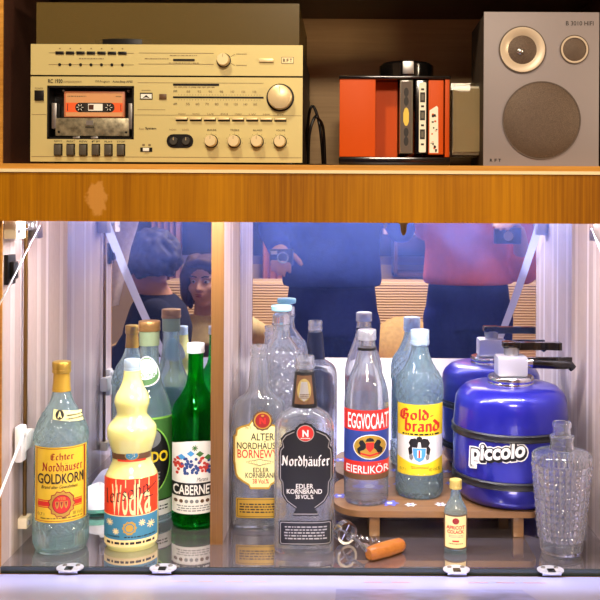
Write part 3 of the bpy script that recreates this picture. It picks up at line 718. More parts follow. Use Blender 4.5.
# cassette well
b = MB()
fbox(b, 46.5, 133.5, 87, 140.5, .0240, .0245, M_black); fbox(b, 46.5, 48.5, 87, 140.5, .0002, .0245, M_black); fbox(b, 131.5, 133.5, 87, 140.5, .0002, .0245, M_black); fbox(b, 46.5, 133.5, 87, 89, .0002, .0245, M_black); fbox(b, 46.5, 133.5, 138.5, 140.5, .0002, .0245, M_black)
well = spart('cassette_well', b)
b = MB(); fbox(b, 54, 128, 119, 137, .004, .012, mat('scratched metal', (150, 142, 118), .35, .7, noise=.5, nscale=120), .001)
fbox(b, 84, 93, 127.6, 128.6, .0036, .004, M_black); fbox(b, 85, 92, 121.5, 126, .003, .004, M_steel)
for x in (57.5, 125): b.lathe([(0, .0018), (.001, .0012)], M_black, 12, (FX(x), SYF + .004, FZ(133)), 'Y')
spart('deck_plate', b)
for x in (50, 127):
    b = MB(); fbox(b, x, x + 5, 104, 130, .004, .020, M_steel, .001); spart('cassette_guide', b)
for x in (60.5, 126):
    b = MB(); b.lathe([(0, .0022), (.002, .0016)], M_steel, 14, (FX(x), SYF + .012, FZ(91)), 'Y'); spart('screw', b)
for x in (76, 94):
    b = MB(); fbox(b, x - 3.5, x + 3.5, 138, 140, -.001, .004, M_steel, .0004); spart('deck_latch', b)

# generic cassette, local coords: x width .1, z height .064, thickness y
M_tapebrown = mat('red-brown cassette shell', (176, 104, 70), .4); M_tapeor = mat('orange label', (222, 86, 30), .5); M_tapecream = mat('tan label', (196, 140, 92), .5)
tp = empty('cassette_tape', (FX(92.5), SYF + .010, FZ(118)), label='orange cassette tape with two reels inside the stereo deck well', cat='cassette')
def L_(x): return FX(x) - FX(92.5)
def LZ(y): return FZ(y) - FZ(118)
b = MB(); b.box(L_(62), L_(123), -.004, .005, LZ(118), LZ(92), M_tapebrown, .0012); b.build('shell', tp)
p = Print(); p.rrect(64, 93.5, 121, 117, 1, M_tapecream, 0); p.rect(64, 103.5, 121, 113, M_tapeor, 1); p.lines(65.5, 96.5, 85, 99, 1, M_mid, 2); p.lines(114, 96.5, 120, 99, 1, M_mid, 2)
p.rrect(73.5, 103.5, 113, 113, 4.4, M_dark, 2); p.rect(86.5, 104.5, 101, 111.5, M_white, 3); p.rect(87, 105.5, 92, 110.5, mat('reel brown', (70, 34, 18), .4), 4); p.rect(65.5, 104.6, 66.3, 112, M_dark, 2); p.rect(119, 105, 119.6, 111.6, M_dark, 2)
p.build('label', lambda x, y, l: (L_(x), -.0042 - l * .0001, LZ(y)), tp, 0)
for x in (78.5, 107.5):
    b = MB(); b.lathe([(0, .0058), (.0006, .0056)], M_black, 24, (L_(x), -.0046, LZ(108.3)), 'Y')
    for k in range(6): a = PI / 3 * k; b.tube([(L_(x) + .0022 * math.cos(a), -.0056, LZ(108.3) + .0022 * math.sin(a)), (L_(x) + .0048 * math.cos(a), -.0056, LZ(108.3) + .0048 * math.sin(a))], .0005, M_white, 5)
    b.build('reel', tp)

# ---------------------------------------------------------------- loudspeaker
M_spk = mat('silver grey speaker lacquer', (134, 124, 124), .5, .1)
M_spkside = mat('dark speaker case', (54, 42, 34), .6)
def grille_mat(name, c1, c2):
    m = bpy.data.materials.new(name); m.use_nodes = True; nt = m.node_tree; b = nt.nodes['Principled BSDF']
    tc = nt.nodes.new('ShaderNodeTexCoord'); ck = nt.nodes.new('ShaderNodeTexVoronoi'); ck.inputs['Scale'].default_value = 1500; nt.links.new(tc.outputs['Object'], ck.inputs['Vector'])
    n = nt.nodes.new('ShaderNodeTexNoise'); n.inputs['Scale'].default_value = 25; nt.links.new(tc.outputs['Object'], n.inputs['Vector'])
    r = nt.nodes.new('ShaderNodeMapRange'); r.inputs[1].default_value = .2; r.inputs[2].default_value = .55; nt.links.new(ck.outputs[0], r.inputs[0])
    mx = nt.nodes.new('ShaderNodeMix'); mx.data_type = 'RGBA'; mx.inputs[6].default_value = (*lin(c1), 1); mx.inputs[7].default_value = (*lin(c2), 1)
    nt.links.new(r.outputs[0], mx.inputs[0]); nt.links.new(mx.outputs[2], b.inputs['Base Color']); b.inputs['Roughness'].default_value = .6; b.inputs['Metallic'].default_value = .3
    return m
M_grille = grille_mat('grille mesh', (116, 96, 78), (74, 58, 46))
spk = empty('loudspeaker', (FX(540.5), SYF, ZS), label='grey two-way loudspeaker with round mesh grilles at the right of the shelf', cat='speaker')
PO = Vector(spk.location)
def kp(name, b, parent=spk):
    o = b.build(name); o.parent = parent; o.location = -PO if parent == spk else (0, 0, 0); return o
b = MB(); fbox(b, 484, 597.5, 12, 165.6, .004, .135, M_spkside, .001); kp('case', b)
b = MB(); fbox(b, 483, 598.5, 11, 165.5, 0, .0039, M_spk, .0008); kp('front_panel', b)
def dish(cx, cy, prof, m, name, par=spk, seg=56):
    b = MB(); b.lathe([(z, r * SD / FPX) for z, r in prof], m, seg, (FX(cx), SYF, FZ(cy)), 'Y'); return kp(name, b, par)
M_ringdark = mat('dark ring', (80, 66, 56), .5); M_cream = mat('cream speaker ring', (192, 174, 150), .35, .2)
b = MB(); c = (FX(521.5), SYF, FZ(49)); q = SD / FPX
b.lathe([(.0, 24), (.0012, 24), (.0012, 23), (.0, 23)][0:0] or [(0, 23.8 * q), (.0014, 23.8 * q), (.0014, 22.6 * q), (0, 22.6 * q)], M_ringdark, 56, c, 'Y', close=True)
b.lathe([(0.0002, 22.6 * q), (.003, 22.4 * q), (.003, 18 * q), (.0004, 14 * q), (.0002, 14 * q)], M_cream, 56, c, 'Y', close=True); kp('tweeter_ring', b)
dish(521.5, 49, [(.0002, 14.4), (.0006, 14.4), (.0022, 11), (.0036, 5), (.004, .8)], M_grille, 'tweeter_mesh')
b = MB(); b.ball((FX(519), SYF - .004, FZ(51)), (.005, .003, .005), M_steel, 20, 10); kp('tweeter_dome', b)
b = MB(); c = (FX(573.5), SYF, FZ(48.5)); b.lathe([(0, 14.6 * q), (.0014, 14.6 * q), (.0014, 13.7 * q), (0, 13.7 * q)], M_ringdark, 48, c, 'Y', close=True)
b.lathe([(0, 13.7 * q), (.002, 13.5 * q), (.002, 11.8 * q), (0, 11.8 * q)], M_cream, 48, c, 'Y', close=True); kp('port_ring', b)
dish(573.5, 48.5, [(.0002, 11.8), (.0006, 11.8), (.002, 8), (.0028, .8)], M_grille, 'port_mesh')
b = MB(); c = (FX(541), SYF, FZ(119.5)); b.lathe([(0, 39.2 * q), (.0016, 39.2 * q), (.0016, 38 * q), (0, 38 * q)], M_ringdark, 64, c, 'Y', close=True); kp('woofer_ring', b)
dish(541, 119.5, [(.0002, 38), (.001, 38), (.004, 32), (.0062, 20), (.007, .8)], M_grille, 'woofer_mesh', seg=72)
p = Print(); p.text('B 3010 HIFI', 565, 20, 592.5, 24.4, M_dark, 1, .0); p.text('R', 489.5, 158, 492.2, 161, M_dark, 1, .04); p.text('F', 494.2, 158, 496.4, 161, M_dark, 1, .04); p.text('T', 498, 158, 500.6, 161, M_dark, 1, .04)
o = p.build('lettering', fmap(), None, 0); o.parent = spk; o.location = -PO

# ---------------------------------------------------------------- cassette carousel and tapes
M_orange = mat('orange plastic', (192, 72, 0), .5, spec=.25); M_blackgl = mat('glossy black plastic', (12, 10, 10), .15, coat=.5)
CD = 1.30; CYF = CD - CAMD
def CX(x, d=CD): return (x - VX) * d / FPX
def CZ(y, d=CD): return CAMZ - (y - VY) * d / FPX
X0, X1 = CX(339), CX(449); ZB, ZT = ZS + .016, CZ(79); W = X1 - X0
car = empty('cassette_carousel', ((X0 + X1) / 2, CYF + W / 2, ZS), label='orange and black cassette carousel rack standing in the middle of the shelf', cat='cassette rack')
CO = Vector(car.location)
def cp(name, b):
    o = b.build(name); o.parent = car; o.location = -CO; return o
b = MB(); b.box(X0 - .001, X1 + .002, CYF - .001, CYF + W, ZS + .0045, ZB, M_blackgl, .003); b.lathe([(ZS, .05), (ZS + .0044, .05)], M_blackgl, 40, (CO.x, CO.y, 0)); cp('base', b)
b = MB(); b.box(X0 - .001, X1 + .002, CYF - .001, CYF + W, ZT, ZT + .0055, M_blackgl, .002); cp('top_plate', b)
b = MB(); b.lathe([(ZT + .0056, .040), (ZT + .020, .0415), (ZT + .029, .0415), (ZT + .0325, .038), (ZT + .033, .02)], M_blackgl, 48, (CX(405.5, 1.37), CO.y - .01, 0)); cp('turning_knob', b)
b = MB(); b.box(CX(401, 1.35), CX(412, 1.35), CO.y - .0535, CO.y - .048, ZT + .012, ZT + .031, M_steel, .001); cp('chrome_clip', b)
b = MB()
b.box(X0, CX(375), CYF + .001, CYF + .080, ZB, ZT, M_orange, .001)
b.box(CX(375), CX(398), CYF + .030, CYF + .034, ZB, ZT, M_orange); b.box(CX(444.5), CX(449), CYF, CYF + .075, ZB, ZT, M_orange, .0008)
b.box(X0, X1, CYF + .085, CYF + .089, ZB, ZT, M_orange); b.box(X0 + .002, X0 + .006, CYF + .089, CYF + W - .004, ZB, ZT, M_orange); b.box(CX(400), CX(404), CYF + .089, CYF + W - .002, ZB, ZT, M_orange)
cp('orange_core', b)
M_casewhite = mat('white inlay card', (226, 220, 200), .5); M_tan = mat('tan inlay card', (150, 132, 96), .5); M_casegrey = mat('grey cassette shell', (96, 88, 74), .4); M_yel = mat('yellow sticker', (216, 184, 70), .5)
M_clear = glass('clear cassette case', (.95, .93, .88), .6)
def tape_spine(x0, x1, y0, y1, m, label, deco, dy=0, dep=.066):
    xa, xb = CX(x0), CX(x1); za, zb = CZ(y1), CZ(y0)
    o = empty('cassette_case', ((xa + xb) / 2, CYF + dy, za), label=label, cat='cassette', group='cassettes in the carousel')
    c = Vector(o.location)
    b = MB(); b.box(xa - c.x, xb - c.x, 0, dep, 0, zb - za, m, .0008); b.build('shell', o)
    p = Print(); deco(p)
    p.build('spine_print', lambda x, y, l: (CX(x) - c.x, -.0004 - l * .0001, CZ(y) - c.z), o, 0)
def d1(p):
    p.rrect(400.5, 81, 411, 152, 1.5, M_ringdark, 0)
    for y, m in ((97, M_dark), (117, M_yel), (137, M_dark)): p.ell(405.7, y - 5, 2.4, 4.6, m, 1); p.ell(405.7, y + 4, 2.4, 4.6, m, 1)
    p.rect(402.8, 112, 408.4, 122, M_yel, 2)
def d2(p):
    p.rrect(418.5, 82, 425.5, 152, 1, M_casewhite, 0)
    for y in (92, 110, 129): p.rect(419.5, y, 424.5, y + 10, M_dark, 1); p.rect(420.7, y + 2, 423.3, y + 8, M_casegrey, 2)
    for y in (88, 105, 124, 143): p.rect(420.5, y, 423.5, y + 2, M_dark, 1)
def d3(p):
    p.poly([(429, 110), (436, 105.5), (437.5, 107), (438, 152.5), (429, 152.5)], M_casewhite, 0)
    R = random.Random(3)
    for k in range(22):
        x = R.uniform(429.6, 435.5); y = R.uniform(112, 150); p.rect(x, y, x + R.uniform(.8, 2.2), y + R.uniform(.5, 2.5), M_dark if k % 3 else M_orange, 1)
tape_spine(399.5, 412.3, 79.8, 153, mat('grey clear case', (110, 102, 86), .2, coat=.5), 'cassette with dark grey spine and yellow dot, leftmost in the carousel', d1)
tape_spine(415.2, 427, 79.8, 153, M_blackgl, 'cassette with white and black spine, second from left in the carousel', d2)
tape_spine(428, 443, 79.8, 154, M_orange, 'cassette in orange case with scribbled white spine card in the carousel', d3)
# clear cases stuck into the right side of the carousel
def side_case(i, y, lab):
    o = empty('cassette_case', (X1 + .03, CYF + y, ZB + .0005), label=lab, cat='cassette', group='cassettes in the carousel')
    w, h, t = .065, CZ(82) - ZB, .0155
    b = MB(); b.box(-.0285, w * .6 - .001 + .0, -t / 2, t / 2, 0, h, M_clear, .001); b.build('clear_box', o)
    b = MB(); b.box(-.024, w * .6 - .014, -t / 2 + .002, -t / 2 + .0026, .008, h - .008, M_tan)
    b.box(-.024, w * .6 - .004, t / 2 - .005, t / 2 - .0022, .004, h - .004, M_casegrey if i else M_casewhite); b.build('inlay_card', o)
for i, y in enumerate((.012, .0295, .047)):
    side_case(i, y, ['clear cassette case with white card, front one sticking out right of the carousel', 'clear cassette case, middle of the three sticking out right of the carousel', 'clear cassette case, rearmost of the three sticking out right of the carousel'][i])
# black cables beside the stereo
def cable(pts, lab, r=.0022):
    n = len(pts); P = []
    for i in range(n - 1):
        p0, p1, p2, p3 = [Vector(pts[max(0, min(n - 1, i + k))]) for k in (-1, 0, 1, 2)]
        for s in range(8):
            t = s / 8; P.append(.5 * ((2 * p1) + (p2 - p0) * t + (2 * p0 - 5 * p1 + 4 * p2 - p3) * t * t + (-p0 + 3 * p1 - 3 * p2 + p3) * t ** 3))
    P.append(Vector(pts[-1])); b = MB(); b.tube(P, r, M_black, 10); o = b.build('cable', origin=tuple(P[0])); tag(o, lab, 'cable', 'black cables'); return o
def K(x, y, dd): return (X_(x, 1.25 + dd), dd, max(Z_(y, 1.25 + dd), ZS + .0025))
cable([K(303.5, 172, .16), K(306, 140, .13), K(309, 112, .10), K(313, 107, .10), K(318, 120, .10), K(321, 140, .1), K(323, 172, .12)], 'tall black cable loop between stereo and cassette carousel')
cable([K(308, 172, .10), K(309, 135, .08), K(314, 118, .08), K(318, 119, .08), K(323, 130, .09), K(325, 172, .10)], 'lower black cable loop in front of the taller loop beside the stereo')
cable([K(303, 172, .06), K(310, 172, .05), K(318, 169, .05), K(330, 170, .06), K(338, 172, .08)], 'black cable lying flat on the shelf beside the stereo', .003)
# ---------------------------------------------------------------- bottles
G_aqua = glass('aqua bottle glass', (.93, .99, 1.0), .22, ior=1.52, body=.085, bcol=(.68, .97, 1.0))
G_clear = glass('clear bottle glass', (.985, .995, 1.0), .2, ior=1.52, body=.05, bcol=(.86, .93, 1.0))
G_green = glass('green bottle glass', (.10, .80, .30), .2)
G_cut = glass('cut crystal', (.98, .985, 1.0), .0, ior=1.52, body=.05)
G_cutb = glass('bluish cut crystal', (.96, .98, 1.0), .0, ior=1.52, body=.07)
M_alu = mat('aluminium cap', (200, 204, 208), .3, .8); M_alublue = mat('pale blue cap', (190, 214, 226), .35, .5); M_bronze = mat('bronze cap', (176, 138, 84), .35, .8)
M_whitecap = mat('white cap', (226, 234, 232), .4); M_goldcap = mat('yellowed cap', (206, 184, 100), .4, .4)
def crom(prof, n=5):
    out = []; N = len(prof)
    for i in range(N - 1):
        p0, p1, p2, p3 = [prof[max(0, min(N - 1, i + k))] for k in (-1, 0, 1, 2)]
        seglen = abs(p2[0] - p1[0]) + abs(p2[1] - p1[1])
        m = 1 if seglen < 1.5 else n
        for s in range(m):
            t = s / m
            r = .5 * ((2 * p1[1]) + (p2[1] - p0[1]) * t + (2 * p0[1] - 5 * p1[1] + 4 * p2[1] - p3[1]) * t * t + (-p0[1] + 3 * p1[1] - 3 * p2[1] + p3[1]) * t ** 3)
            lo, hi = min(p1[1], p2[1]), max(p1[1], p2[1]); r = min(max(r, lo), hi)
            out.append((p1[0] + (p2[0] - p1[0]) * t, r))
    out.append(prof[-1]); return out

class Bottle:
    def __init__(s, name, xc, d, base_y, label, cat='bottle', zb=ZF, group=None, ry=1.0, nexp=2.0, R=25):
        s.xc, s.d, s.s = xc, d, d / FPX
        s.X = X_(xc, d); s.Y = d - CAMD; s.zb = zb; s.ryf = ry; s.n = nexp; s.Rpx = R
        s.drop = CAMZ - zb
        s.root = empty(name, (s.X, s.Y, zb), label=label, cat=cat, group=group)
        s.Rm = R * s.s
    def h(s, y, ax=True):          # pixel row on the axis -> height above the base
        return s.drop - (y - VY) * s.d / FPX
    def prof(s, P): return [(s.h(y), w * s.s) for y, w in P]
    def ring(s, r, z, seg, sq=None, rf=None):
        n = sq if sq else s.n; out = []
        for k in range(seg):
            t = 2 * PI * k / seg; c_, s_ = math.cos(t), math.sin(t)
            e = (abs(c_) ** n + abs(s_) ** n) ** (-1 / n)
            rr = r * (rf(t, z, r) if rf else 1)
            out.append((rr * c_ * e, rr * (s.ry(r)) * s_ * e, z))
        return out
    def ry(s, r):                   # flat flasks are less deep than wide; necks stay round
        if s.ryf == 1: return 1
        k = min(1, max(0, (r / s.Rm - .45) / .4)); return 1 + (s.ryf - 1) * k
    def body(s, P, m, th=.0022, seg=64, fn=None, name='glass_body', bottom=.008, smooth=1):
        """P: (y px on axis, half width px) from the foot up to the mouth"""
        pr = s.prof(P); pr[0] = (0, pr[0][1])
        pr = crom(pr, 6) if smooth else pr
        def sq(r): k = min(1, max(0, (r / s.Rm - .45) / .4)); return 2 + (s.n - 2) * k
        rings = []
        foot = pr[0][1]
        rings.append(s.ring(foot * .02, .0025, seg, 2)); rings.append(s.ring(foot * .75, .0015, seg, sq(foot * .8)))
        for z, r in pr: rings.append(s.ring(r, z, seg, sq(r), fn))
        ti = th
        for z, r in reversed(pr):
            if z < bottom: break
            rings.append(s.ring(max(r - ti, .001), z if z < pr[-1][0] else z - .0003, seg, sq(r)))
        rings.append(s.ring(max(foot * .6, .001), bottom, seg, sq(foot * .6))); rings.append(s.ring(.0004, bottom + .002, seg, 2))
        b = MB(); b.loft(rings, m); return b.build(name, s.root)
    def solid(s, name, P, m, seg=40, fn=None, dr=0.0, top=True, parent=None):
        pr = s.prof(P); b = MB(); b.lathe([(z, r + dr) for z, r in pr], m, seg, (0, 0, 0), 'Z', fn=fn); return b.build(name, parent or s.root)
    def sleeve(s, name, P, m, dr=.0004, seg=48, th0=0, th1=360, mats=None, rfac=1):
        pr = s.prof(P); b = MB(); n = len(pr); K = seg; V = []
        for z, r in pr:
            for k in range(K + 1): t = math.radians(th0 + (th1 - th0) * k / K); V.append(((r + dr) * math.sin(t), -(r + dr) * math.cos(t) * s.ry(r), z))
        F = [(i * (K + 1) + k, i * (K + 1) + k + 1, (i + 1) * (K + 1) + k + 1, (i + 1) * (K + 1) + k) for i in range(n - 1) for k in range(K)]
        b.add(V, F, m, True); b.flat = True; return b.build(name, s.root)
    def screwcap(s, y0, y1, w, m, name='cap', rib=.03):
        b = MB(); z0, z1 = s.h(y1), s.h(y0); r = w * s.s
        b.lathe([(z0, r * .98), (z0 + (z1 - z0) * .25, r), (z0 + (z1 - z0) * .27, r * .95), (z0 + (z1 - z0) * .33, r * .97), (z1 - .0012, r * .97), (z1 - .0003, r * .93), (z1, r * .86)], m, 60, fn=lambda t, z, q: q * (1 + (rib * .6 if z > z0 + (z1 - z0) * .33 and z < z1 - .0011 else 0) * math.cos(30 * t)))
        return b.build(name, s.root)
    def map(s, R=None, off=.0004, flatback=False):
        R = R or s.Rm; df = s.d - R * s.ryf
        def f(x, y, l):
            q = 0
            for _ in range(6):
                dep = s.d - R * s.ryf * (1 - abs(q) ** s.n) ** (1 / s.n); q = max(-.992, min(.992, ((x - VX) * dep / FPX - s.X) / R))
            z = CAMZ - (y - VY) * df / FPX - s.zb; o = off + l * .00013
            if s.n == 2: t = math.asin(q); return ((R + o) * math.sin(t), -(R * s.ryf + o) * math.cos(t), z)
            yy = R * s.ryf * (1 - abs(q) ** s.n) ** (1 / s.n); return (q * (R + o), -(yy + o), z)
        return f
    def print(s, p, name='label', R=None, step=1.5): return p.build(name, s.map(R), s.root, step)

I_red = mat('label red', (196, 38, 26), .5); I_dkred = mat('label dark red', (140, 24, 20), .5); I_black = mat('label black', (18, 17, 18), .45); I_white = mat('label white', (228, 226, 218), .5)
I_gold = mat('label gold', (184, 146, 52), .35, .4); I_yel = mat('label yellow', (214, 178, 44), .5, noise=.08, nscale=60); I_cream = mat('label cream', (238, 226, 150), .5); I_blue = mat('label blue', (38, 58, 128), .5)
I_teal = mat('label teal', (58, 124, 150), .5); I_org = mat('label vermilion', (224, 62, 26), .5); I_pale = mat('label pale yellow', (240, 216, 150), .5); I_green = mat('label green', (64, 112, 50), .5); I_lime = mat('label lime', (140, 200, 80), .5)
I_silver = mat('label silver', (170, 166, 156), .35, .5); I_brown = mat('label brown', (96, 66, 40), .5); I_grey = mat('label grey', (120, 122, 122), .5); I_lblue = mat('label light blue', (70, 150, 210), .5)
I_byel = mat('label bright yellow', (238, 206, 36), .5)
def netfn(z0, z1, R, k=14, amp=.03, z2=None, z3=None):
    def f(t, z, r):
        if z0 < z < z1:
            a = math.sin(k / 2 * t + (z - z0) / R * k / 2); b_ = math.sin(k / 2 * t - (z - z0) / R * k / 2); return 1 + amp * max(math.exp(-(a / .28) ** 2), math.exp(-(b_ / .28) ** 2))
        if z2 is not None and z2 < z < z3: return 1 + amp * .9 * math.cos(2.4 * k * t)
        return 1
    return f
def refine(P, step=1.6):
    out = []
    for (a, b_) in zip(P[:-1], P[1:]):
        n = max(1, int(abs(a[0] - b_[0]) / step))
        for i in range(n): out.append((a[0] + (b_[0] - a[0]) * i / n, a[1] + (b_[1] - a[1]) * i / n))
    out.append(P[-1]); return out

# 1 grain spirit bottle far left
B = Bottle('liquor_bottle', 62.5, 1.323, 558, 'tall pale blue bottle with yellow and red label, leftmost in the bar', R=26)
yb = 548.5   # axis row of the foot
P = [(yb, 23.5), (545, 25.5), (538, 26), (440, 26), (430, 24.5), (420, 21), (412, 17), (402, 11.5), (392, 8.6), (380, 7.6), (373.5, 7.4)]
prf = crom(P, 4)
B.body(refine(prf, .8), G_aqua, seg=220, smooth=0, fn=netfn(B.h(446), B.h(415), .038, 16, .02) if 0 else (lambda t, z, r, f1=netfn(B.h(440), B.h(412), .038, 14, .05), f2=netfn(B.h(527), B.h(517), .038, 14, .05, B.h(541), B.h(528)): f1(t, z, r) * f2(t, z, r)))
B.screwcap(362.5, 373.5, 9.3, mat('gold cap', (190, 156, 70), .35, .8))
B.sleeve('neck_foil', [(392, 8.9), (384, 8.1), (374, 7.7)], I_gold)
p = Print(); p.poly([(61, 411.5), (87, 415.5), (87, 425.5), (61, 421)], I_cream, 0); p.ell(67.5, 417, 4.2, 4.8, I_black, 1, 16); p.text('A', 65.6, 413.8, 69.6, 420, I_cream, 2, .04); p.lines(73.5, 417.5, 86, 424, 2, I_black, 1)
p.build('neck_label', lambda x, y, l: (lambda th, z, r: ((r + .0015 + l * .0002) * math.sin(th), -(r + .0015 + l * .0002) * math.cos(th), z))(math.asin(max(-.99, min(.99, (x - 62.5) * .00144 / .0325))), B.h(y) + .008, .0268 + .0055 * min(1, max(0, (y - 408) / 16))), B.root, 2)
p = Print(); p.rect(36.7, 449, 88.3, 524.5, I_yel, 0)
for a in ((450.2, 450.8), (522.6, 523.2)): p.rect(37, a[0], 88, a[1], I_dkred, 1)
p.rect(38.2, 450.2, 38.8, 523, I_dkred, 1); p.rect(86.2, 450.2, 86.8, 523, I_dkred, 1)
p.nib('Echter', 52, 454.5, 75, 463, I_dkred, 3, .15); p.nib('Nordhäuser', 43.5, 463.5, 84, 474.5, I_dkred, 3, .15)
p.text('GOLDKORN', 39.5, 475.3, 86, 485.4, I_black, 3, .012); p.text('GOLDKORN', 40.1, 476.1, 86.4, 486, I_gold, 2, .012); p.text('Brand alter Gewohnheit', 43, 487, 79, 490.4, I_black, 3, .01, .3)
p.rect(39.5, 501.5, 85, 509.5, I_red, 1); p.rect(39.5, 502.6, 85, 503.1, I_yel, 2); p.rect(39.5, 508, 85, 508.5, I_yel, 2)
n = 26; p.poly([(63 + (13 + .9 * (-1) ** k) * math.cos(2 * PI * k / n), 506 + (13.2 + .9 * (-1) ** k) * math.sin(2 * PI * k / n)) for k in range(n)], I_dkred, 2)
p.poly([(63 + (12 + .9 * (-1) ** k) * math.cos(2 * PI * k / n), 506 + (12.2 + .9 * (-1) ** k) * math.sin(2 * PI * k / n)) for k in range(n)], I_gold, 3)
p.ell(63, 506, 9.4, 9.6, I_dkred, 4); p.ell(63, 506, 8.4, 8.6, I_red, 5)
for cx in (58.6, 63, 67.4): p.poly([(cx - 1.8, 503), (cx + 1.8, 503), (cx + 1.4, 508), (cx, 510.5), (cx - 1.4, 508)], I_gold, 6); p.poly([(cx - 1.2, 503.6), (cx + 1.2, 503.6), (cx, 509)], I_dkred, 7)
p.text('VEB', 59, 498.8, 67, 501.8, I_gold, 6); p.text('0,7 l', 39.6, 514.5, 46, 517.8, I_black, 3); p.text('38 Vol.%', 74, 514.5, 85, 517.8, I_black, 3); p.lines(40, 519.6, 85, 521.8, 1, I_black, 2)
B.print(p)
# 2 filled vodka bottle
M_liq = mat('cloudy yellow liqueur', (222, 220, 138), .12, spec=.6, coat=.8, sss=.35)
B = Bottle('liqueur_bottle', 133, 1.34, 554, 'bulbous bottle of cloudy pale yellow liqueur with red and blue label', R=26.5)
P = [(543, 24.5), (540, 26), (536, 26.5), (485, 26.5), (474, 25.5), (466, 21.5), (460, 19.2), (452, 19.2), (445, 21.5), (434, 24.3), (426, 23.5), (419, 18), (414.5, 15), (410, 15.5), (402, 17.3), (395, 15.8), (388, 12), (380, 9.2), (371, 8.3)]
P[0] = (543.5, 24.3)
pr = refine(crom(P, 4), 2.4)
b = MB(); b.lathe([(0 if i == 0 else B.h(y), w * B.s) for i, (y, w) in enumerate(pr)], M_liq, 64); b.build('filled_body', B.root)
B.screwcap(360, 371.5, 8.3, M_alublue)
p = Print(); p.rect(106, 480.5, 160, 517.5, I_org, 0); p.rect(106, 517.5, 160, 541.5, I_teal, 0); p.rect(106, 541.5, 160, 548.5, I_pale, 0); p.rect(106, 517, 160, 517.8, I_pale, 1)
p.text('W', 113.5, 486, 123, 516.5, I_pale, 2, .015); p.text('o', 123.6, 493, 129.5, 516.5, I_pale, 2, .015); p.text('d', 130.5, 486, 137, 516.5, I_pale, 2, .015); p.text('k', 138.5, 486, 144.5, 516.5, I_pale, 2, .015); p.text('a', 145.5, 493, 152, 516.5, I_pale, 2, .015)
for x in (117.5, 127, 136.4, 140.5, 150): p.rect(x - .5, 481, x + .5, 489, I_pale, 2)
p.nib('Lersohn'.replace('L', 'l'), 108.5, 486, 150, 503.5, I_black, 4, .07, tilt=-10); p.poly([(144, 496), (157, 487), (157.4, 487.8), (144, 497.2)], I_black, 4); p.rect(145, 499.4, 154, 500.3, I_black, 4)
def flake(p, x, y, r, m):
    for k in range(4):
        a = PI * k / 4 + .2; c_, s_ = math.cos(a), math.sin(a); p.poly([(x + r * c_ - .45 * s_, y + r * s_ + .45 * c_), (x + r * c_ + .45 * s_, y + r * s_ - .45 * c_), (x - r * c_ + .45 * s_, y - r * s_ - .45 * c_), (x - r * c_ - .45 * s_, y - r * s_ + .45 * c_)], m, 2)
for x, y, r in ((111.5, 524.5, 3.4), (117.5, 533, 3.2), (143.5, 525, 3.4), (152, 528, 4)): flake(p, x, y, r, I_pale)
n = 20; p.poly([(131 + (7 + .6 * (-1) ** k) * math.cos(2 * PI * k / n), 529.5 + (6.6 + .6 * (-1) ** k) * math.sin(2 * PI * k / n)) for k in range(n)], I_gold, 2); p.ell(131, 529.5, 5, 4.7, I_teal, 3, 16); p.ell(131, 529.5, 4, 3.8, I_gold, 4, 14)
p.lines(109, 537.6, 122, 540, 1, I_black, 2); p.lines(124, 538, 157, 540.4, 1, I_black, 2); p.lines(107.5, 543.5, 158, 546.5, 1, I_black, 2, .8)
B.print(p)
p = Print(); p.rect(113.5, 452, 153, 461.5, I_brown, 0); p.rect(119, 451, 147, 452.5, I_org, 0); p.rect(119, 460.8, 147, 463, I_org, 0); p.ell(133, 457, 7, 4.6, I_gold, 1); p.ell(133, 457, 6.2, 3.9, I_teal, 2); flake(p, 133, 457, 3, I_pale)
B.print(p, 'neck_label', R=19.35 * B.s)
# 3 vermouth bottle behind
B = Bottle('vermouth_bottle', 150, 1.45, 528, 'green-labelled bottle with bronze cap behind the yellow liqueur bottle', R=24)
P = [(518.5, 22.5), (515, 24), (425, 24), (412, 22.5), (398, 18.5), (384, 13), (368, 10), (350, 9), (332, 9)]
B.body(refine(crom(P, 4), 4), G_aqua)
B.screwcap(321.5, 331.5, 11, M_bronze, rib=.01)
B.sleeve('neck_band', [(346, 9.6), (332, 9.8)], mat('silver green foil', (150, 170, 128), .4, .4))
p = Print(); p.ell(150, 377, 12.5, 14, I_white, 0); p.ell(150, 377, 11.6, 13, I_green, 1); p.ell(150, 375, 10.4, 9.5, I_white, 2); p.text('TOUYA', 141, 377, 159, 382, I_green, 3, .02, arch=-1.5)
p.build('neck_label', lambda x, y, l: (lambda t, r, z: ((r + .0012 + l * .0002) * math.sin(t), -(r + .0012 + l * .0002) * math.cos(t), z))((x - 150) * .0016 / .024, .0155 + .0007 * (y - 362), B.h(y) + .012), B.root, 2)
p = Print(); p.rect(126, 419, 174.2, 503, I_green, 0); p.rect(126, 419, 174.2, 421, I_lime, 1); p.rect(126, 503, 174.2, 518, I_white, 0); p.rect(126, 502, 174.2, 503.4, I_black, 1)
p.ell(150, 462, 21.4, 35, I_lime, 1, 40); p.ell(150, 462, 20.2, 33.6, I_black, 2, 40); p.ell(150, 440, 12, 10, I_grey, 3); p.text('DO', 152.5, 453, 168.5, 464, I_byel, 4, .03); p.lines(135, 508, 170, 514, 2, I_black, 2); p.lines(140, 474, 162, 484, 3, I_grey, 3)
B.print(p)
# 4 green wine bottle
B = Bottle('wine_bottle', 196.5, 1.43, 530, 'bright green glass wine bottle with white grape label beside the divider', R=23.2)
P = [(521, 21.5), (518, 23.2), (413, 23.2), (404, 21), (395, 15), (386, 10), (374, 7.9), (352, 7.4)]
B.body(refine(crom(P, 4), 4), G_green)
B.screwcap(343.5, 353, 9, M_whitecap, rib=.005)
p = Print(); p.rect(173.5, 446, 219.4, 515, I_white, 0)
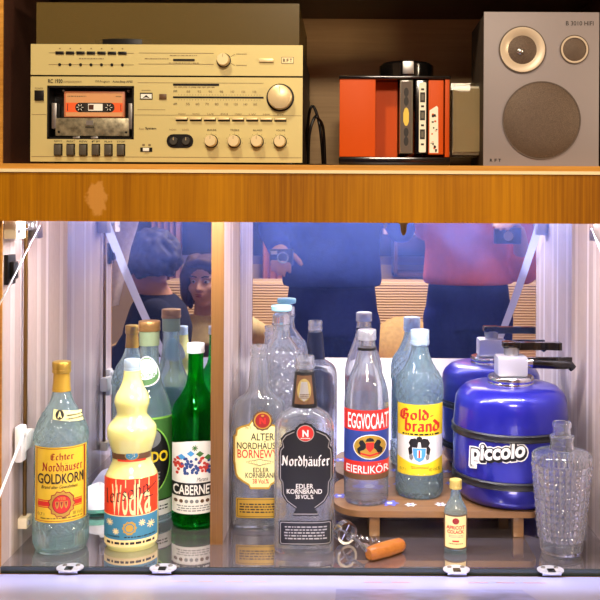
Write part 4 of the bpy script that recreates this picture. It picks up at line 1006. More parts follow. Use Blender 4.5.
# curved upper edge of the label
p.poly([(173.5, 446), (180, 443.8), (188, 442.4), (196.5, 442), (205, 442.4), (213, 443.8), (219.4, 446)], I_white, 0)
I_grb = mat('grape blue', (40, 70, 130), .5); I_grr = mat('grape red', (190, 56, 44), .5)
R = random.Random(5)
for cx, m in ((179.5, I_grr), (187.5, I_grb), (196, I_grb), (204.5, I_grr), (212, I_grb)):
    for k in range(16): a = R.uniform(0, 2 * PI); q = R.random() ** .5 * 6; p.ell(cx + q * math.cos(a) * .8, 467 + q * math.sin(a) * 1.3, 1.6, 1.6, m, 1 + (k % 3), 8)
for cx, cy in ((183, 458), (192, 454.5), (201, 455), (209, 459)): p.poly([(cx - 4, cy), (cx, cy - 3), (cx + 4, cy), (cx, cy + 3)], I_lblue if cx < 200 else I_green, 3)
flake(p, 196, 449, 3, I_green); p.text('Marana', 198, 478.5, 209, 482.5, I_black, 3, 0, .4)
p.rect(173.5, 484, 219.4, 497.5, I_black, 2); p.text('CABERNET', 175, 485.8, 215.5, 495.8, I_white, 4, .02)
for k in range(8): p.ell(177.5 + 5.2 * k, 502.3, 1.9, 1.9, I_brown if k > 4 or k < 2 else I_grey, 2, 10)
p.lines(178, 506.5, 212, 513.5, 3, I_grey, 2)
B.print(p)
# 5 bottle with cream label (flat flask)
B = Bottle('liquor_bottle', 260, 1.417, 533, 'clear square-shouldered bottle with cream and gold label right of the divider', R=26.5, ry=.62, nexp=3.2)
P = [(525, 24.5), (521, 26), (512, 26.5), (412, 26.5), (405, 25.5), (399, 22), (394, 15), (389, 11.3), (380, 10.4), (360, 9), (357, 8.4), (355.5, 9.4), (353, 9.4), (352, 8.3), (350, 8.3), (348.5, 9), (345.5, 9)]
P[0] = (524.5, 24.5)
B.body(refine(crom(P, 4), 4), G_clear)
def shape(p, cx, y0, y1, w, m, lay, k=1.0):
    h = y1 - y0; prf = [(0, .30), (.06, .42), (.10, .75), (.14, .90), (.22, .92), (.245, 1), (.62, 1), (.66, .93), (.80, .93), (.85, .85), (.90, .66), (.95, .42), (1, .36)]
    return p.poly([(cx + w * a, y0 + h * v) for v, a in prf] + [(cx - w * a, y0 + h * v) for v, a in reversed(prf)], m, lay)
p = Print(); shape(p, 261, 420, 489.5, 26.2, I_gold, 0); shape(p, 261, 422, 487.5, 24.4, I_cream, 1)
def medal(p, x, y, r):
    n = 24; p.poly([(x + (r + .35 * (-1) ** k) * math.cos(2 * PI * k / n), y + (r + .35 * (-1) ** k) * math.sin(2 * PI * k / n)) for k in range(n)], I_brown, 2); p.ell(x, y, r * .84, r * .84, I_gold, 3); p.ell(x, y, r * .72, r * .72, I_dkred, 4); p.text('N', x - 3, y - 3, x + 3, y + 3.4, I_red, 5, .05); p.ell(x, y - r * .5, 1.6, 1, I_gold, 5, 8)
medal(p, 263.5, 421, 10)
p.text('ALTER', 252, 433.6, 275, 440.8, I_black, 3, .012); p.text('NORDHÄUSER', 238.5, 441.4, 284, 449.6, I_black, 3, .012); p.text('BORNEWYN', 239, 450, 284, 458.6, I_red, 3, .01)
for k in range(5):
    P2 = []; r0 = 3 + k * 2.2
    for j in range(24): a = 2 * PI * j / 24; P2.append((261 + (r0 * 1.15) * math.cos(a), 462.5 + (3.4 - k * .35) * math.sin(a)))
    p.poly([(x, y) for x, y in P2], I_brown, 2 + 2 * (4 - k)); p.poly([(261 + (x - 261) * .96 , 462.5 + (y - 462.5) * .84) for x, y in P2], I_cream, 3 + 2 * (4 - k))
p.text('EDLER', 254.5, 468, 270, 472.6, I_black, 3, .012); p.text('KORNBRAND', 247, 473, 278, 478.4, I_black, 3, .012); p.text('38 Vol.%', 254, 479.2, 270, 484, I_red, 3, .015)
p.text('1671', 246.5, 426, 252, 429.5, I_brown, 3)
p.rrect(237.5, 498.5, 284.5, 518.5, 1.6, I_gold, 0); p.rrect(238.8, 499.8, 283.2, 517.2, 1.2, I_black, 1); p.rrect(239.3, 500.3, 282.7, 516.7, 1, I_gold, 2); p.lines(241, 504, 281, 514.5, 4, I_black, 3, .5)
B.print(p)
# 6 front flask with black label
B = Bottle('liquor_bottle', 305.5, 1.32, 557, 'clear square-shouldered flask with black blackletter label at the front centre', R=29.7, ry=.62, nexp=3.4)
P = [(549.5, 27.5), (546, 29.3), (540, 29.7), (430, 29.7), (422, 28.5), (415, 24.5), (410, 17.5), (406, 12.3), (398, 11.6), (378, 9.8), (372, 9.2), (369, 8.6), (367.5, 9.9), (364.5, 9.9), (363.5, 8.9), (361.5, 8.9), (360.5, 9.5), (356, 9.5)]
B.body(refine(crom(P, 4), 4), G_clear, th=.0026)
p = Print()
B.sleeve('neck_label', [(406, 12.6), (398, 11.9), (378, 10.2), (371, 9.5)], I_black, dr=.0005)
p = Print(); p.poly([(298, 374), (314, 374), (315.4, 402), (296.8, 402)], I_brown, 0); p.ell(306, 388, 6.6, 11, mat('olive gold', (150, 132, 74), .5), 1); p.poly([(303, 380), (309, 380), (310.5, 395), (306, 399), (301.5, 395)], I_silver, 2); p.lines(302, 392, 311, 397, 3, I_brown, 3)
p.build('neck_emblem', lambda x, y, l: (lambda r, t, z: ((r + .0011 + l * .00013) * math.sin(t), -(r + .0011 + l * .00013) * math.cos(t), z))((9.7 + (y - 372) * .085) * B.s, (x - 306) / (10.8), B.h(y)), B.root, 2)
p = Print()
blk = [(0, .22), (.035, .24), (.06, .5), (.10, .78), (.16, .93), (.20, .90), (.235, .88), (.27, .98), (.33, 1), (.60, 1), (.64, .90), (.69, .89), (.77, .88), (.85, .72), (.905, .46), (.925, .36), (.955, .40), (.98, .46), (1, .48)]
def bshape(y0, y1, w, m, lay): h = y1 - y0; p.poly([(307 + w * a, y0 + h * v) for v, a in blk] + [(307 - w * a, y0 + h * v) for v, a in reversed(blk)], m, lay)
bshape(425, 516, 26.8, I_black, 0); bshape(427, 514.6, 25.4, I_silver, 1); bshape(427.8, 513.8, 24.6, I_black, 2)
n = 24; p.poly([(306.5 + (11 + .4 * (-1) ** k) * math.cos(2 * PI * k / n), 433.5 + (10.6 + .4 * (-1) ** k) * math.sin(2 * PI * k / n)) for k in range(n)], I_black, 3); p.ell(306.5, 433.5, 8.7, 8.4, I_silver, 4); p.ell(306.5, 433.5, 7.9, 7.6, I_red, 5)
p.text('N', 303.5, 430, 309.5, 437, I_white, 6, .04); p.lines(301.5, 438, 311.5, 440, 1, I_white, 6)
p.nib('Nordhäufer', 283, 455, 330.5, 468, I_white, 4, .16)
p.text('EDLER', 297.5, 484, 314.5, 488.6, I_white, 4, .01); p.text('KORNBRAND', 288.5, 489.2, 323, 494, I_white, 4, .01); p.text('38 VOL.%', 297, 494.8, 314.5, 499, I_white, 4, .01)
p.rrect(281, 521.5, 333, 545.5, 2, I_black, 0); p.rrect(282, 522.5, 332, 544.5, 1.8, I_silver, 1); p.rrect(282.7, 523.2, 331.3, 543.8, 1.6, I_black, 2); p.lines(286, 526.5, 328, 541, 5, I_silver, 3, .45)
B.print(p)
ZBRD = CAMZ - .448      # top of the wooden serving board
# 7 egg liqueur bottle
B = Bottle('liqueur_bottle', 367.5, 1.416, 507, 'clear bottle with red and blue label and lion crest on the board', zb=ZBRD, R=22.3)
P = [(499, 20.5), (496, 22), (492, 22.3), (402, 22.3), (392, 21.5), (380, 18.5), (368, 14), (356, 10.2), (350, 8.9), (339, 8.2)]
B.body(refine(crom(P, 4), 4), G_clear)
B.screwcap(329, 339.5, 9.6, M_alu)
b = MB(); b.lathe([(B.h(349.5), .0143), (B.h(348.3), .0148), (B.h(347), .0142)], M_black, 32); b.build('neck_ring', B.root)
p = Print(); p.rect(345, 410.5, 391, 431, I_red, 0); p.rect(345, 431, 391, 461.5, I_blue, 0); p.rect(345, 461.5, 391, 474.5, I_red, 0); p.rect(345, 474.5, 391, 480, I_brown, 0)
p.text('EGGVOCAAT', 349.5, 413.5, 389, 429, I_white, 3, .01); p.text('EIERLIKÖR', 348, 464, 389.5, 473.4, I_white, 3, .005)
p.ell(371, 447, 16.5, 12.4, I_white, 1); p.ell(371, 447, 15.7, 11.6, I_gold, 2)
for sgn in (-1, 1):
    p.poly([(371 + sgn * a, b_) for a, b_ in ((4, 444), (7, 440), (9.5, 440.5), (11, 443), (9.5, 446), (12.5, 449), (12, 453), (9, 455), (9.5, 451), (6, 450), (4, 448))], I_black, 3)
p.poly([(367, 442.5), (375, 442.5), (374.6, 448.5), (371, 452.5), (367.4, 448.5)], I_red, 4); p.poly([(366.5, 441.5), (368, 438.6), (369.5, 440.5), (371, 437.6), (372.5, 440.5), (374, 438.6), (375.5, 441.5)], I_black, 4)
p.poly([(361, 454), (371, 456.6), (381, 454), (380, 452.6), (371, 454.6), (362, 452.6)], I_red, 3)
B.print(p)
# 8 brandy bottle on board
B = Bottle('brandy_bottle', 420.5, 1.451, 500, 'pale blue bottle with yellow label and shield crest left of the keg', zb=ZBRD, R=22.8)
P = [(492.5, 21), (490, 22.4), (486, 22.8), (385, 22.8), (376, 20.8), (366, 15.5), (358, 11.5), (350, 8.9), (343, 8)]
B.body(refine(crom(P, 4), .8), G_aqua, seg=220, smooth=0, fn=(lambda t, z, r, f1=netfn(B.h(398), B.h(370), .036, 14, .05), f2=netfn(B.h(490), B.h(468), .036, 14, .05): f1(t, z, r) * f2(t, z, r)))
B.screwcap(329, 343.5, 9.6, M_alublue, rib=.02)
b = MB(); b.lathe([(B.h(345), .0135), (B.h(344), .015), (B.h(343), .0135)], M_alublue, 32); b.build('neck_ring', B.root)
p = Print(); p.rect(399, 404.5, 443, 475.5, I_white, 0); p.poly([(399, 404.5), (443, 404.5), (443, 436), (399, 436)], I_byel, 1); p.poly([(399, 458), (412, 463), (421, 464.5), (430, 463), (443, 458), (443, 475.5), (399, 475.5)], I_byel, 1)
p.nib('Gold-', 401.5, 408, 435, 420.5, I_red, 3, .2); p.nib('brand', 406, 418.5, 440, 432, I_red, 3, .2)
p.lines(403, 433.4, 440, 435.4, 1, I_black, 2, .9)
for sgn in (-1, 1):
    p.poly([(420.5 + sgn * a, b_) for a, b_ in ((1, 441), (4, 438), (8.5, 439), (10.5, 443), (9, 446), (11, 449), (10, 455), (7, 461), (7.5, 454), (5, 450), (2, 448))], I_black, 3); p.ell(420.5 + sgn * 8, 457, 2, 3, I_grey, 4, 10)
p.poly([(417, 442), (418, 437), (420.5, 436), (423, 437), (424, 442)], I_black, 3)
p.poly([(413.5, 447.5), (427.5, 447.5), (427.2, 455), (425, 460), (420.5, 462.5), (416, 460), (413.8, 455)], I_white, 4); p.poly([(414.1, 448.1), (426.9, 448.1), (426.5, 455), (424.4, 459.6), (420.5, 461.8), (416.6, 459.6), (414.5, 455)], I_lblue, 5); p.rect(418.5, 450, 422.5, 457.5, I_white, 6); p.rect(419.7, 450, 421.3, 457.5, I_red, 7)
p.lines(412, 466.5, 430, 469.5, 2, I_black, 2); p.text('0,7 l', 401.5, 469, 407, 472, I_black, 2); p.text('40 Vol.%', 430, 468, 440.5, 471.5, I_black, 2)
B.print(p)
# 9 miniature bottle
B = Bottle('miniature_bottle', 457, 1.314, 555, 'tiny miniature bottle with cream and brown label at the front edge', R=11.6)
P = [(550.5, 10.5), (548, 11.4), (545, 11.6), (513, 11.6), (508, 11), (503, 8.8), (498, 6), (494, 5), (487, 4.7)]
B.body(refine(crom(P, 4), 3), G_aqua, th=.0014, seg=48)
B.screwcap(478.5, 487.5, 6.3, M_goldcap, rib=.01)
p = Print(); p.rect(445.5, 515, 468.5, 549, I_brown, 0); p.rect(447, 516.3, 467.2, 547.7, I_pale, 1); p.ell(457.3, 520.8, 3.4, 3.2, I_dkred, 2, 12); p.text('APRICOT', 448.4, 525.4, 465.8, 529, I_red, 3, .03); p.text('COLACK', 449.2, 529.8, 465.2, 533.4, I_red, 3, .03); p.lines(450, 535, 464.5, 538, 2, I_grey, 2); p.rect(454, 540, 460.5, 541.6, I_red, 2); p.lines(450, 543, 464.5, 545, 1, I_brown, 2)
B.print(p)
# 10 cut-glass carafe
B = Bottle('glass_carafe', 563, 1.308, 558, 'open cut-glass carafe with square facets at the right front', cat='carafe', R=29.7)
P = [(550, 19.5), (547, 21), (538, 22), (536, 22.5), (462, 29), (459, 29.6), (454, 29.7), (452.5, 29.2), (450.5, 26), (448.8, 18), (447.6, 12.5), (443, 11.4), (438, 11.4), (437, 12.3), (434.5, 12.3), (433, 9), (427, 8.6), (425.5, 9.6), (422.5, 9.6), (421, 9)]
za, zb_ = B.h(536), B.h(461)
def facets(t, z, r):
    if za < z < zb_:
        k = abs(math.sin(15 * t)) ; j = abs(math.sin(PI * 11 * (z - za) / (zb_ - za))); return 1 + .09 * (min(k, j) - .35)
    return 1
B.body(refine(P, .9), G_cut, th=.003, seg=240, smooth=0, fn=facets, name='faceted_body')
# 11 decanter with stopper
B = Bottle('decanter', 282, 1.478, 506, 'tall cut-glass decanter with pale turquoise stopper behind the front flask', cat='decanter', R=22.5)
P = [(503, 21), (500, 22), (402, 22.5), (372, 22.5), (362, 22), (352, 19.5), (344, 14), (338, 9.5), (330, 8.3), (326, 8.5), (324, 10)]
za2, zb2 = B.h(498), B.h(350)
def dia(t, z, r):
    if za2 < z < zb2: a = abs(math.sin(9 * t + (z - za2) * 300)); b_ = abs(math.sin(9 * t - (z - za2) * 300)); return 1 + .11 * (min(a, b_) - .3)
    return 1
B.body(refine(P, 1.2), G_cutb, th=.003, seg=200, smooth=0, fn=dia, name='faceted_body')
b = MB(); q = B.s; b.lathe([(B.h(330), 6.4 * q), (B.h(323.5), 8 * q), (B.h(322), 8.8 * q), (B.h(315), 8.6 * q), (B.h(313), 6 * q), (B.h(311.5), 6 * q)], G_cutb, 48, fn=lambda t, z, r: r * (1 + .03 * math.cos(12 * t)))
stp = b.build('stopper', B.root)
b = MB(); b.lathe([(B.h(311.4), 8 * q), (B.h(310.5), 10 * q), (B.h(306.5), 10.3 * q), (B.h(305.5), 9.4 * q), (B.h(305), 6 * q)], mat('turquoise plastic', (150, 216, 224), .3, sss=.2), 48); b.build('stopper_top', stp)

# ---------------------------------------------------------------- board, keg, corkscrew, dish
M_brd = wood_mat('serving board wood', (112, 80, 52), (146, 108, 70), 'X', .4, .3, .5)
bx0, bx1, by0, by1 = X_(335, 1.37), X_(538, 1.37), 1.362 - CAMD, YM - .0008
brd = empty('serving_board', ((bx0 + bx1) / 2, by0, ZF), label='wooden serving board on short legs with blue flower decals under the keg', cat='board')
BO = Vector(brd.location)
def rr2(x0, x1, y0, y1, r, n=8):
    P = []
    for cx, cy, a, rr in ((x1 - r * .25, y0 + r * .25, -90, r * .25), (x1 - r * .3, y1 - r * .3, 0, r * .3), (x0 + r, y1 - r * .9, 90, r), (x0 + r * 1.0, y0 + r * 1.0, 180, r)):
        rr = min(rr, cx - x0 if cx < (x0 + x1) / 2 else x1 - cx) if False else rr
        for k in range(n + 1): t = math.radians(a + 90 * k / n); P.append((cx + rr * math.cos(t), cy + rr * math.sin(t)))
    return P
P0 = [(x, min(max(y, by0), by1)) for x, y in rr2(bx0, bx1, by0, by1, .05)]
b = MB(); rings = [[(x - BO.x, y - BO.y, ZBRD - ZF + z) for x, y in P0] for z in (-.0095, 0)]; b.loft(rings, M_brd, False); b.build('board_top', brd)
for lx, ly in ((376, 1.372), (520, 1.372), (376, 1.50), (520, 1.50)):
    b = MB(); X = X_(lx, 1.372) - BO.x; y = ly - CAMD - BO.y; b.box(X - .008, X + .008, y, y + .014, 0, ZBRD - ZF - .0096, M_brd, .001); b.build('leg', brd)
I_fl = mat('flower decal blue', (92, 98, 200), .4); I_flw = mat('flower decal white', (226, 228, 236), .4); I_flc = mat('flower decal cyan', (80, 150, 210), .4)
def flower(cx, cy, r, m, c, n=6):
    p = Print(); P = []
    for k in range(48): t = 2 * PI * k / 48; q = r * (.78 + .24 * math.cos(n * t)); P.append((cx + q * math.cos(t), cy + q * math.sin(t)))
    p.poly(P, m, 0); p.ell(cx, cy, r * .3, r * .3, c, 1, 12)
    p.build('flower_decal', lambda x, y, l: (x - BO.x, max(by0, min(y, by1)) - BO.y, ZBRD - ZF + .0003 + l * .0002), brd, 0)
def BP(x, y): d = .448 * FPX / (y - VY); return (X_(x, d), d - CAMD)
for (x, y, r, m, c) in ((371, 486, .046, I_fl, I_flw), (391, 503, .021, I_fl, I_flw), (341, 496, .017, I_fl, I_flw), (412, 504.5, .013, I_flw, I_fl), (442, 504, .013, I_flw, I_fl), (400, 484, .014, I_fl, I_flw), (452, 483, .014, I_fl, I_flw)):
    w = BP(x, y); flower(w[0], w[1], r * .72, m, c)
# keg
M_keg = mat('metallic blue lacquer', (30, 32, 146), .28, .35, coat=.6); M_rub = mat('black rubber band', (22, 22, 26), .4)
B = Bottle('drinks_keg', 511.5, 1.44, 512, 'blue barrel-shaped party keg with tap standing on the wooden board', cat='keg', zb=ZBRD, R=57)
zk = lambda h: h
prof = [(0, .070), (.004, .078), (.015, .086), (.04, .0895), (.08, .0912), (.12, .0908), (.145, .089), (.160, .087), (.168, .083), (.176, .074), (.1795, .064), (.181, .05), (.1815, .03)]
b = MB(); b.lathe(crom(prof, 5), M_keg, 96); kb = b.build('barrel', B.root)
for z0 in (.040, .112):
    b = MB(); rr = .0895 if z0 < .1 else .0908
    b.lathe([(z0 - .006, rr - .003), (z0 - .006, rr + .002), (z0 - .004, rr + .0035), (z0 - .001, rr + .0022), (z0 + .001, rr + .0022), (z0 + .004, rr + .0035), (z0 + .006, rr + .002), (z0 + .006, rr - .003)], M_rub, 96, close=True); b.build('band', B.root)
ht = .179
b = MB(); q = 1.44 / FPX; b.lathe([(ht - .002, 22.5 * q), (ht + .003, 23 * q), (ht + .005, 22.4 * q), (ht + .006, 22.8 * q), (ht + .012, 22.8 * q), (ht + .014, 21.8 * q), (ht + .0145, 12 * q)], M_chrome, 64); b.build('collar', B.root)
b = MB(); b.box(-.024, .024, -.02, .02, ht + .0145, ht + .046, mat('satin silver', (206, 206, 216), .3, .6), .004); b.build('tap_body', B.root)
b = MB(); b.lathe([(ht + .044, .011), (ht + .050, .012), (ht + .052, .0125), (ht + .0595, .0125)], M_steel, 32, (.001, 0, 0)); b.build('tap_stem', B.root)
b = MB(); b.box(-.0135, .014, -.011, .011, ht + .058, ht + .068, M_blackgl, .002); b.loft([[(x, y, z + ht + .061) for y, z in ((-w, -.006), (w, -.006), (w, .006), (-w, .006))] for x, w in ((.012, .009), (.035, .0065), (.06, .006), (.072, .009), (.080, .0085))], M_blackgl, False); b.build('tap_handle', B.root)
b = MB(); b.tube([(.022, 0, ht + .034), (.034, 0, ht + .034)], .0085, M_chrome, 20); b.tube([(.034, 0, ht + .034), (.085, 0, ht + .032), (.094, 0, ht + .031), (.100, 0, ht + .025)], [.0088, .0082, .0075, .006], M_blackgl, 20); b.box(.04, .098, -.003, .003, ht + .037, ht + .0435, M_blackgl, .001); b.build('spout', B.root)
p = Print(); L = (473, 443.5, 526, 465)
for dx, dy in ((0, 0), (1.2, 1.6), (.6, .8)): p.text('piccolo', L[0] - 2.2 + dx, L[1] - 2.2 + dy, L[2] + 2.2 + dx, L[3] + 2.2 + dy, I_white, 1, .14, .05, -9)
for dx, dy in ((0, 0), (.6, .8), (1.2, 1.6)): p.text('piccolo', L[0] - 1 + dx, L[1] - 1 + dy, L[2] + 1 + dx, L[3] + 1 + dy, I_black, 2, .10, .05, -9)
p.text('piccolo', L[0], L[1], L[2], L[3], I_white, 4, .035, .05, -9)
p.build('lettering', B.map(R=.0905, off=.0022), B.root, 1.5)
# corkscrew: steel bell, screw, turned wooden handle lying on the glass
M_hand = wood_mat('handle wood', (132, 72, 18), (164, 98, 34), 'X', .35, .4, 1.5)
d0 = 1.318; co = empty('corkscrew', (X_(372, d0), d0 - CAMD, ZF), label='corkscrew with light wooden handle and steel ring lying on the glass floor', cat='corkscrew')
KO = Vector(co.location)
def KP(x, y, hz): # point at photo column x, row y, height hz above the floor
    d = (.49 - hz) * FPX / (y - VY); return Vector((X_(x, d), d - CAMD, ZF + hz)) - KO
a, c = KP(370, 554, .0105), KP(404, 544, .0105)
b = MB(); n = 14; pts = [a.lerp(c, i / n) for i in range(n + 1)]; rs = [.0102 - .0004 + .0012 * math.sin(PI * i / n) - (.0022 if i in (0, n) else 0) for i in range(n + 1)]; b.tube(pts, rs, M_hand, 24); b.build('handle', co)
m_ = a.lerp(c, .12) + Vector((-.004, 0, .004)); e_ = KP(347, 532, .0175)
dirn = (e_ - m_).normalized()
b = MB(); b.tube([m_, m_ + dirn * .012], .0062, M_chrome, 20); b.tube([m_ + dirn * .012, m_ + dirn * .016], .0045, M_chrome, 20); b.tube([m_ + dirn * .016, e_], .0028, M_chrome, 14); b.build('shaft', co)
b = MB(); R3 = .0165; ax = dirn; u = ax.cross(Vector((0, 0, 1))).normalized(); w = ax.cross(u).normalized(); rings = []; ns = 40
V = []
for (rr, t) in ((R3, -.006), (R3, .006), (R3 - .0035, .006), (R3 - .0035, -.006)):
    rings.append([tuple(e_ + ax * t + (u * math.cos(2 * PI * k / ns) + w * math.sin(2 * PI * k / ns)) * rr) for k in range(ns)])
rings.append(rings[0]); b.loft(rings, M_chrome, True, False)
for k in range(4): an = PI * k / 2 + .5; b.tube([e_, e_ + (u * math.cos(an) + w * math.sin(an)) * (R3 - .001)], .0016, M_chrome, 8)
b.build('ring', co)
b = MB(); sp = e_ - ax * .002
pts = []
for k in range(70): t = k / 69; pts.append(KP(349, 538, .004) + Vector((.012 + .036 * t, .0 - .018 * t, .002)) + Vector((0, .0032 * math.cos(t * 10 * PI), .0032 * math.sin(t * 10 * PI))))
b.tube(pts, .0011, M_chrome, 8); b.build('screw_worm', co)
# glass dish with white cloth
dd = 1.493; ds = empty('glass_dish', (X_(101, dd), dd - CAMD, ZF), label='low greenish glass dish behind the leftmost bottle, holding white cloth', cat='dish')
b = MB(); G_dish = glass('green dish glass', (.6, .95, .85), .4, body=.05)
b.lathe([(.0, .030), (.0005, .038), (.008, .043), (.012, .045), (.0125, .0435), (.004, .036), (.003, .001)], G_dish, 64); b.build('dish_body', ds)
b = MB(); ns, nr = 48, 12; rings = []
R = random.Random(2); ph = [R.uniform(0, 6) for _ in range(6)]
for i in range(nr + 1):
    v = i / nr; a_ = v * PI / 2
    rings.append([((.037 * math.cos(a_) + .0008) * (1 + .07 * math.sin(3 * t + ph[0] + v * 4) + .05 * math.sin(7 * t + ph[1] - v * 5)) * math.cos(t), (.034 * math.cos(a_) + .0008) * (1 + .07 * math.sin(4 * t + ph[2])) * math.sin(t), .006 + .034 * math.sin(a_) * (1 + .12 * math.sin(2 * t + ph[3] + 3 * v) + .06 * math.sin(5 * t + 6 * v))) for t in [2 * PI * k / ns for k in range(ns)]])
b.loft(rings, mat('white cloth', (232, 232, 238), .8, bump=.6, bscale=90)); o = b.build('white_cloth', loc=(X_(101, dd), dd - CAMD, ZF)); tag(o, 'crumpled white cloth bundle in the glass dish behind the leftmost bottle', 'cloth')
# ---------------------------------------------------------------- people (seen in the bar mirror)
def skin_mat(name, rgb): return mat(name, rgb, .5, sss=.15, noise=.05, nscale=30)
S1 = skin_mat('skin', (206, 150, 122)); S2 = skin_mat('light skin', (216, 164, 138))
def capsule(b, p0, p1, r0, r1, m, n=7, seg=20):
    p0, p1 = Vector(p0), Vector(p1)
    d = (p1 - p0); L = max(d.length, 1e-5); d = d / L
    a = d.cross(Vector((.1, .2, 1))).normalized(); c = d.cross(a)
    rings = []
    for i in range(n): t = -PI / 2 + (PI / 2) * i / n * .98 + .02; rings.append((p0 + d * r0 * math.sin(t), r0 * math.cos(t)))
    rings.append((p0, r0)); rings.append((p0.lerp(p1, .5), (r0 + r1) / 2)); rings.append((p1, r1))
    for i in range(1, n): t = (PI / 2) * i / n; rings.append((p1 + d * r1 * math.sin(t), r1 * math.cos(t)))
    b.loft([[tuple(q + (a * math.cos(2 * PI * k / seg) + c * math.sin(2 * PI * k / seg)) * r) for k in range(seg)] for q, r in rings], m)
def chain(b, pts, m):
    for (p, r), (q, s_) in zip(pts[:-1], pts[1:]): capsule(b, p, q, r, s_, m)
def blob(b, c, r, m): b.ball(c, r, m, 24, 14)
def fuse(b, name, parent, m, voxel=.008, sm=6, origin=None):
    """remesh overlapping volumes into one continuous surface"""
    me = bpy.data.meshes.new('tmp'); me.from_pydata(b.v, [], b.f)
    bm = bmesh.new(); bm.from_mesh(me); bmesh.ops.recalc_face_normals(bm, faces=bm.faces[:]); bm.to_mesh(me); bm.free()
    o = bpy.data.objects.new('tmp', me); COL.objects.link(o)
    r = o.modifiers.new('r', 'REMESH'); r.mode = 'VOXEL'; r.voxel_size = voxel; r.use_smooth_shade = True
    s_ = o.modifiers.new('s', 'SMOOTH'); s_.iterations = sm; s_.factor = .5
    bpy.context.view_layer.update(); dg = bpy.context.evaluated_depsgraph_get()
    me2 = bpy.data.meshes.new_from_object(o.evaluated_get(dg)); bpy.data.objects.remove(o); bpy.data.meshes.remove(me)
    me2.materials.clear(); me2.materials.append(m)
    for p_ in me2.polygons: p_.use_smooth = True
    if origin:
        for v in me2.vertices: v.co -= Vector(origin)
    o = bpy.data.objects.new(name, me2); COL.objects.link(o)
    if origin: o.location = origin
    if parent: o.parent = parent; o.location = (0, 0, 0)
    return o
def hand(b, wrist, direction, up, m, curl=.5, side=1, s=1.0, hold=None):
    """palm, four bent fingers of different length and a thumb"""
    w = Vector(wrist); f = Vector(direction).normalized(); n = Vector(up).normalized(); l = f.cross(n).normalized() * side; n = l.cross(f).normalized() * side
    pal = w + f * .05 * s
    for k, off in enumerate((-.026, -.009, .009, .026)): capsule(b, w + l * off * .6 * s, w + f * .088 * s + l * off * s, .014 * s, .0115 * s, m, 5, 12)
    for k, (off, ln) in enumerate(((-.030, .068), (-.010, .078), (.010, .074), (.029, .058))):
        p = w + f * .088 * s + l * off * s; d = f.copy(); r = .0088 * s
        for j, sg in enumerate((.45, .32, .23)):
            d = (d * math.cos(curl) - n * math.sin(curl)).normalized(); q = p + d * ln * sg * s; capsule(b, p, q, r, r * .9, m, 4, 10); p = q; r *= .9
    p = w + f * .025 * s - l * .024 * s; d = (f * .6 - l * .7 - n * .35).normalized()
    for sg in (.034, .026, .02): q = p + d * sg * s; capsule(b, p, q, .0115 * s, .0098 * s, m, 4, 10); p = q; d = (d + f * .35 - n * .25).normalized()
def head(b, c, m, yaw=0, pitch=0, s=1.0):
    """head looks along +Y when yaw = 0 (towards the bar)"""
    c = Vector(c); M = Matrix.Translation(c) @ Matrix.Rotation(yaw, 4, 'Z') @ Matrix.Rotation(pitch, 4, 'X') @ Matrix.Scale(s, 4)
    k = len(b.v)
    b.ball((0, -.012, .03), (.076, .094, .09), m, 28, 18)
    b.ball((0, .018, -.03), (.062, .072, .075), m, 24, 14); b.ball((0, .042, -.078), (.032, .036, .028), m, 18, 10)
    # brow, nose, lips, cheeks
    b.ball((-.028, .071, .030), (.026, .014, .008), m, 12, 8); b.ball((.028, .071, .030), (.026, .014, .008), m, 12, 8)
    capsule(b, (0, .082, .018), (0, .105, -.018), .0075, .0105, m, 5, 12); b.ball((-.011, .096, -.021), (.008, .009, .007), m, 10, 6); b.ball((.011, .096, -.021), (.008, .009, .007), m, 10, 6)
    b.ball((0, .084, -.044), (.024, .010, .0055), m, 14, 8); b.ball((0, .082, -.054), (.021, .011, .0065), m, 14, 8)
    for q in (-1, 1):
        b.ball((q * .04, .052, -.02), (.024, .026, .024), m, 14, 8)
        b.ball((q * .077, -.006, .0), (.009, .02, .031), m, 14, 10); capsule(b, (q * .077, -.004, -.024), (q * .074, .0, -.03), .008, .007, m, 4, 10)
    b.xform(M, k); return M
def face_bits(root, M, org, hairc=(40, 26, 18)):
    mw = MATS.get('eye white') or mat('eye white', (230, 226, 220), .2); mi = MATS.get('iris') or mat('iris', (60, 44, 30), .15); ml = MATS.get('lip') or mat('lip', (176, 92, 84), .5)
    for q in (-1, 1):
        e = MB(); e.ball((q * .029, .070, .012), (.0135, .0125, .0095), mw, 16, 10); e.ball((q * .029, .0812, .012), (.0055, .0022, .0055), mi, 12, 8); e.xform(Matrix.Translation(-Vector(org)) @ M); e.build('eye', root)
        e = MB(); pts = [(q * .012, .084, .032), (q * .028, .086, .037), (q * .045, .078, .034)]; e.tube(pts, .003, mat('brow hair', hairc, .9) if 'brow hair' not in MATS else MATS['brow hair'], 6); e.xform(Matrix.Translation(-Vector(org)) @ M); e.build('eyebrow', root)
    e = MB(); e.ball((0, .0925, -.044), (.018, .004, .003), ml, 12, 6); e.ball((0, .0918, -.053), (.016, .0045, .004), ml, 12, 6); e.xform(Matrix.Translation(-Vector(org)) @ M); e.build('lips', root)
def ringtorso(b, prof, m, seg=36):
    """prof: (x,y,z, rx, ry)"""
    b.loft([[(x + rx * math.cos(2 * PI * k / seg), y + ry * math.sin(2 * PI * k / seg), z) for k in range(seg)] for x, y, z, rx, ry in prof], m)

